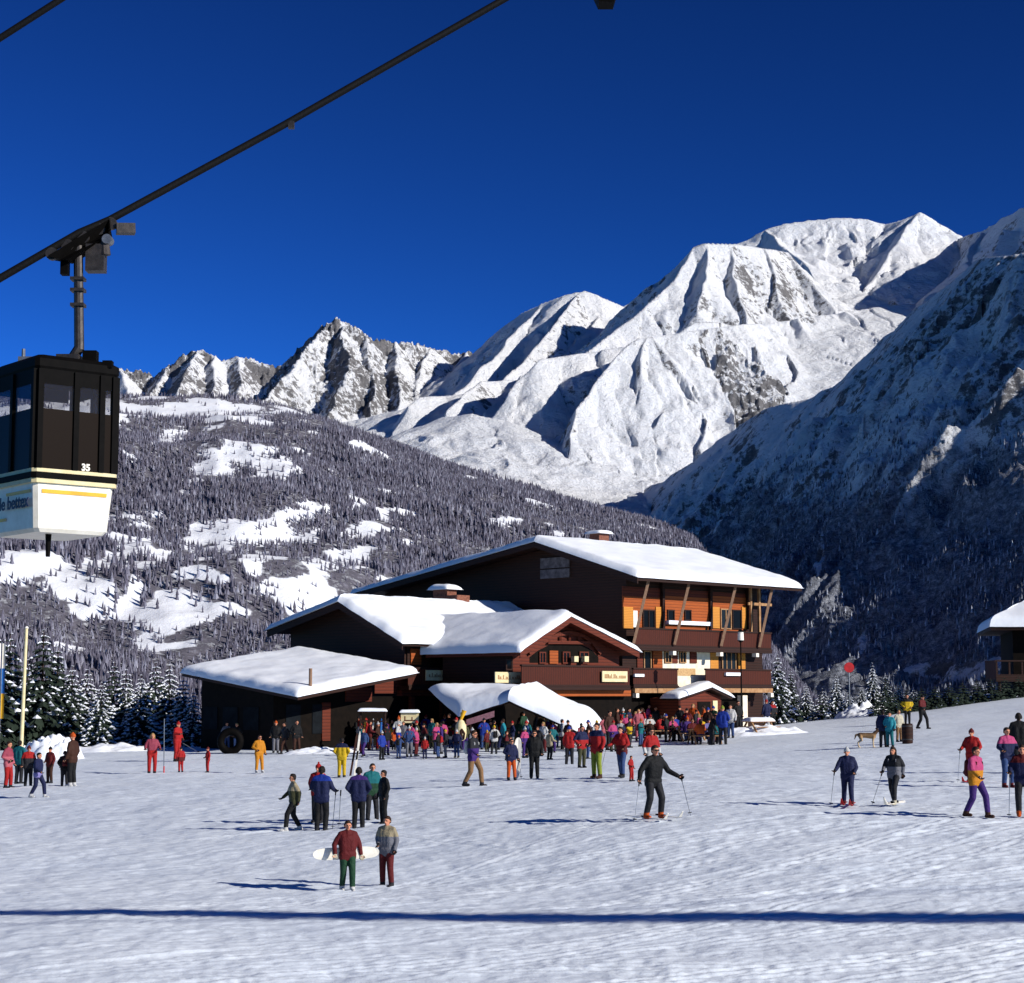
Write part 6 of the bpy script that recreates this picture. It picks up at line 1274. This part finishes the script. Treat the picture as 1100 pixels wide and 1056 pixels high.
    q = p(1049, 878, 75, 'walk', 40, 'pink/amber/.52', 'purple', 'hair:brownhair', 'person in pink and amber jacket with purple trousers', boots='brown', gloves='charcoal', pack='maroon')
    p(1083, 846, 64, 'poles', 15, 'pink/navy/.66', 'jeans', 'hair:brownhair', 'person in navy jacket with pink yoke and blue trousers', boots='maroon')
    p(1096, 832, 66, 'stand', 170, 'black', 'black', 'hair:darkhair', 'person in black seen from behind above the right picture edge')
    q = p(1100, 877, 76, 'poles', -15, 'maroon/navy/.7', 'charcoal', 'hair:brownhair', 'person in maroon and navy cut by the right picture edge', boots='orange'); hold_pole(q, 'R', 'ski pole of the person cut by the right picture edge', .05, 0, .2)
    q = p(777, 800, 41, 'stand2', 160, 'blue', 'charcoal', 'hat:lime', 'person in long blue jacket with lime hat before the red porch')
    p(785, 793, 36, 'stand', -20, 'white', 'jeans', 'hair:brownhair', 'person in white jacket right behind the long blue jacket')
    p(793, 789, 36, 'pockets', 30, 'black', 'charcoal', 'hair:darkhair', 'person in black by the lamp post')
    p(764, 800, 34, 'bend', 50, 'black', 'charcoal', 'hair:darkhair', 'person in black bending over the table before the porch')
    p(770, 797, 32, 'stand', -50, 'green', 'brown', 'hat:green', 'person in dark green with green hat by the porch door')
    p(824, 784, 32, 'stand2', 200, 'navy', 'white', 'hat:red', 'person in navy with white trousers and red hat at the terrace end')
    p(830, 783, 30, 'pockets', 20, 'red/charcoal/.7', 'black', 'hair:darkhair', 'person in red-topped jacket at the terrace end')
people_main()

def crowd():
    rg = random.Random(5); JK = ['red', 'navy', 'black', 'blue', 'orange', 'pink', 'white', 'teal', 'purple', 'maroon', 'green', 'charcoal', 'brown', 'navy', 'black', 'charcoal', 'maroon', 'olive', 'jeans', 'brown', 'black', 'navy', 'turquoise', 'grey', 'rose', 'beige', 'red/white/.5', 'navy/red/.5', 'white/blue/.5', 'pink/purple/.5', 'black/yellow/.6', 'teal/navy/.5', 'charcoal/black/.5', 'maroon/black/.5', 'navy/black/.5', 'brown/black/.5']
    TRS = ['black', 'charcoal', 'navy', 'jeans', 'brown', 'red', 'grey', 'olive', 'maroon', 'purple']
    HT = [('hair:darkhair', 'dark hair'), ('hair:darkhair', 'dark hair'), ('hair:brownhair', 'brown hair'), ('hat:charcoal', 'charcoal hat'), ('hair:brownhair', 'brown hair'), ('long:fair', 'long fair hair'), ('hat:red', 'red hat'), ('hat:black', 'black hat'), ('hat:blue', 'blue hat'), ('bobble:white', 'white bobble hat'), ('hat:yellow', 'yellow hat'), ('long:brownhair', 'long brown hair'), ('bobble:orange', 'orange bobble hat')]
    where = lambda x: 'beside the annex' if x < 380 else 'by the ski rack' if x < 418 else 'under the menu board' if x < 455 else 'left of the parasol' if x < 492 else 'by the parasol' if x < 515 else 'under the canopy' if x < 600 else 'at the canopy edge' if x < 640 else 'by the cream pillar' if x < 690 else 'on the balcony terrace' if x < 735 else 'near the porch'
    seen = set(); ps = ['stand', 'stand2', 'pockets', 'reach', 'walk', 'poles', 'stand']
    fixed = {(410, 816): ('blue', 'black'), (423, 806): ('orange', 'charcoal'), (447, 812): ('pink', 'maroon'), (440, 808): ('white', 'navy'), (541, 806): ('turquoise', 'navy'), (604, 806): ('white', 'black'), (592, 803): ('brown', 'black'), (474, 810): ('purple', 'grey')}
    spots = list(fixed.keys())
    rows = [(345, 690, 9.5, 799, 30), (385, 690, 9.5, 804, 30), (389, 690, 12.5, 809, 31), (392, 640, 17, 815, 33), (690, 775, 8, 796, 30), (690, 770, 13, 792, 29)]
    for x0, x1, st, y, h in rows:
        x = x0
        while x < x1:
            spots.append((x + rg.uniform(-2, 2), y + rg.uniform(-2.5, 2) - (max(0, x - 620) * .09 if x0 < 600 else 0))); x += st * rg.choice((.45, .6, .8, 1.0, 1.2, 2.1))
    for (x, y) in spots:
        for _ in range(200):
            if (x, y) in fixed: j, t = fixed[(x, y)]
            else: j = rg.choice(JK); t = rg.choice(TRS)
            hk, hn = rg.choice(HT); jn = j.split('/'); jn = jn[0] if len(jn) == 1 else f'{jn[0]} and {jn[1]}'; key = (jn, t, hn, where(x))
            if (jn, t, where(x)) not in seen: break
        seen.add((jn, t, where(x))); t_n = 'blue jeans' if t == 'jeans' else f'{t} trousers'
        person(x, y, rg.uniform(29, 34) * (1.0 if rg.random() > .12 else .72), rg.choice(ps), rg.uniform(-180, 180), j, t, hk, f'person in {jn} jacket, {t_n} and {hn} {where(x)}', glasses=rg.random() < .3, pack=rg.choice([None, None, None, 'black', 'red']), group='crowd on the chalet terrace')
    # people sitting at the tables in the sun
    seats = [('red', 'black', 'left seat nearest the pink suit'), ('blue', 'charcoal', 'right seat nearest the pink suit'), ('white', 'navy', 'left far side nearest the pink suit'), ('green', 'brown', 'right far side nearest the pink suit'),
             ('purple', 'jeans', 'left seat left of the porch'), ('yellow', 'black', 'right seat left of the porch'), ('pink', 'charcoal', 'left far side left of the porch'), ('black', 'jeans', 'right far side left of the porch'),
             ('orange', 'navy', 'left seat before the porch'), ('teal', 'charcoal', 'right seat before the porch'), ('maroon', 'black', 'left far side before the porch'), ('lavender', 'navy', 'right far side before the porch')]
    for k, (j, t, w) in enumerate(seats):
        (g, rz) = TABLES[k // 4]; q = k % 4; x = (-.45, .45)[q % 2]; side = -1 if q < 2 else 1; y = side * .72; c, s = math.cos(rz), math.sin(rz)
        pos = np.array([g[0] + x * c - y * s, g[1] + x * s + y * c, g[2]]); person(0, 0, None, 'sit', math.degrees(rz) + (180 if side < 0 else 0), j, t, HT[(k * 3) % 13][0], f'person in {j} jacket sitting at the picnic table, {w}'.replace('sitting at the picnic table, ', 'sitting at table, '), pos=pos, drop=.02, group='people sitting at the picnic tables', glasses=k % 2 == 0)
crowd()
# upright skis beside the yellow suit and in the rack
def leaning_ski(px, py, top, lean, mat, label, dd=0):
    g = ground_hit(px, py); t = at(px + lean, top, g[1] + .25); d = t - g; L = np.linalg.norm(d); ax = Vector(d / L); sd = Vector((1, 0, 0)); nn = ax.cross(sd).normalized(); h = empty('ski', g, label, 'ski', 'skis propped upright'); mb = MB(); G = []
    for k in range(12):
        f = k / 11; w = .042 - (.03 if k == 11 else 0); bnd = nn * (-.12 * max(0, f - .86) / .14); c = Vector(g) + ax * L * f + bnd; G.append([tuple(c - sd * w - nn * .008), tuple(c + sd * w - nn * .008), tuple(c + sd * w + nn * .008), tuple(c - sd * w + nn * .008)])
    mb.grid(G, True); mb.poly(list(reversed(G[0]))); mb.poly(G[-1]); mb.build('blade', M[mat], h); mb = MB(); c = Vector(g) + ax * L * .46; mb.hexa([c - sd * .035 - nn * .04 - ax * .17, c + sd * .035 - nn * .04 - ax * .17, c + sd * .035 - nn * .008 - ax * .17, c - sd * .035 - nn * .008 - ax * .17], [c - sd * .035 - nn * .04 + ax * .17, c + sd * .035 - nn * .04 + ax * .17, c + sd * .035 - nn * .008 + ax * .17, c - sd * .035 - nn * .008 + ax * .17]); mb.build('binding', M['black'], h)
M['ski_brown'] = m_plain('brown ski', lin('4a2a1a'), lin('2c180e'), 4, .4, .4, .02)
leaning_ski(376, 835, 788, 8, 'ski_brown', 'dark brown ski propped upright right of the yellow suit'); leaning_ski(381, 833, 786, 6, 'white', 'white ski propped upright right of the yellow suit')
for i, m in enumerate(('yellow', 'red_paint', 'white', 'ski_brown', 'cloth_blue')):
    x = 391 + i * 4.4; leaning_ski(x, 806, 772, 1.5, m, {'yellow': 'yellow', 'red_paint': 'red', 'white': 'white', 'ski_brown': 'brown', 'cloth_blue': 'blue'}[m] + ' ski leaning in the dark ski rack')

# ------------------------------------------------------------------ the dog
def dog():
    g = ground_hit(931, 803); h = .66; B = []; V = Vector
    sh, hp = V((.26, 0, .50)), V((-.26, 0, .50))
    B += [(sh + V((0, 0, -.03)), .125, V((0, 0, .49)), .108), (V((0, 0, .49)), .105, hp, .10), (sh + V((.04, 0, .04)), .085, V((.42, 0, .66)), .065), (V((.44, 0, .68)), .068, V((.50, 0, .675)), .058), (V((.50, 0, .665)), .045, V((.62, 0, .635)), .026)]
    for sd in (-1, 1):
        B += [(V((.28, .075 * sd, .46)), .062, V((.26, .08 * sd, .28)), .036), (V((.26, .08 * sd, .28)), .034, V((.27, .08 * sd, .05)), .026), (V((.27, .08 * sd, .03)), .030, V((.32, .08 * sd, .025)), .026),
              (V((-.25, .075 * sd, .47)), .085, V((-.20, .085 * sd, .30)), .052), (V((-.20, .085 * sd, .30)), .046, V((-.34, .085 * sd, .20)), .030), (V((-.34, .085 * sd, .20)), .028, V((-.31, .085 * sd, .05)), .024), (V((-.31, .085 * sd, .03)), .030, V((-.26, .085 * sd, .025)), .026),
              (V((.44, .045 * sd, .73)), .026, V((.43, .055 * sd, .80)), .010)]
    B += [(hp + V((-.07, 0, .03)), .04, V((-.42, 0, .50)), .042), (V((-.42, 0, .50)), .042, V((-.47, 0, .33)), .018)]
    me = capsules(B, .0135, 'body', 3)
    t = NT('fawn and grey coat', .9, .15); v = t.co('Object'); n = t.noise(v, 5, 5, .6); s = t.new('ShaderNodeSeparateXYZ'); t.link(v, s.inputs[0]); f = t.math('ADD', s.outputs['Z'], t.math('MULTIPLY', n, .25))
    mt = t.out(t.ramp(f, [(.35, lin('cbb492')), (.55, lin('9c7c58')), (.72, lin('4e3a2c'))]), t.bump(t.noise(v, 30, 4), .5, .02)); me.materials.append(mt)
    r = empty('dog', g - ZZ * .01, 'fawn and grey dog facing the person in turquoise', 'dog', None, math.radians(-8)); r.scale = (1.15, 1.15, 1.15); o = bpy.data.objects.new('body', me); COL.objects.link(o); o.parent = r
    for nm, p, rr in (('nose', (.645, 0, .64), .016), ('eye', (.535, .035, .70), .010), ('eye', (.535, -.035, .70), .010)):
        m = capsules([(p, rr, (p[0] + .004, p[1], p[2]), rr)], .006, nm, 0); m.materials.append(M['black']); q = bpy.data.objects.new(nm, m); COL.objects.link(q); q.parent = r
dog()
# ------------------------------------------------------------------ light, sky, camera
def light_and_camera():
    w = bpy.data.worlds.new('World'); SC.world = w; w.use_nodes = True; n = w.node_tree.nodes; l = w.node_tree.links
    sky = n.new('ShaderNodeTexSky'); sky.sky_type = 'NISHITA'; sky.sun_disc = False; sky.sun_elevation = SUN_EL
    sky.sun_rotation = math.atan2(SUN_AZ[0], SUN_AZ[1]); sky.altitude = 3500; sky.air_density = 1.0; sky.dust_density = 0.0; sky.ozone_density = 10.0
    gm = n.new('ShaderNodeGamma'); gm.inputs['Gamma'].default_value = 2.0; l.new(sky.outputs['Color'], gm.inputs['Color'])
    mu = n.new('ShaderNodeMix'); mu.data_type = 'RGBA'; mu.blend_type = 'MULTIPLY'; mu.inputs[0].default_value = 1; mu.inputs[7].default_value = SKY_TINT
    l.new(gm.outputs['Color'], mu.inputs[6]); l.new(mu.outputs[2], n['Background'].inputs['Color'])
    n['Background'].inputs['Strength'].default_value = SKY_STR
    s = bpy.data.lights.new('sun', 'SUN'); s.energy = SUN_STR; s.angle = math.radians(.5); s.color = (1, .96, .89)
    so = bpy.data.objects.new('sun', s); COL.objects.link(so); so.rotation_euler = SUN.to_track_quat('Z', 'Y').to_euler(); so.location = (60, -20, 60)
    c = bpy.data.cameras.new('camera'); co = bpy.data.objects.new('camera', c); COL.objects.link(co)
    c.sensor_width = 36; c.sensor_fit = 'HORIZONTAL'; c.lens = 36 * F / 1100; c.clip_start = .5; c.clip_end = 40000
    co.rotation_euler = (math.pi / 2 + PITCH, 0, 0); SC.camera = co
    v = SC.view_settings; v.view_transform = 'Standard'; v.look = 'None'; v.exposure = EXPO; v.gamma = 1; v.use_curve_mapping = False
SKY_STR, SKY_TINT, SUN_STR, EXPO = .1, (.32, .285, .185, 1), 5.0, 0.18
light_and_camera()
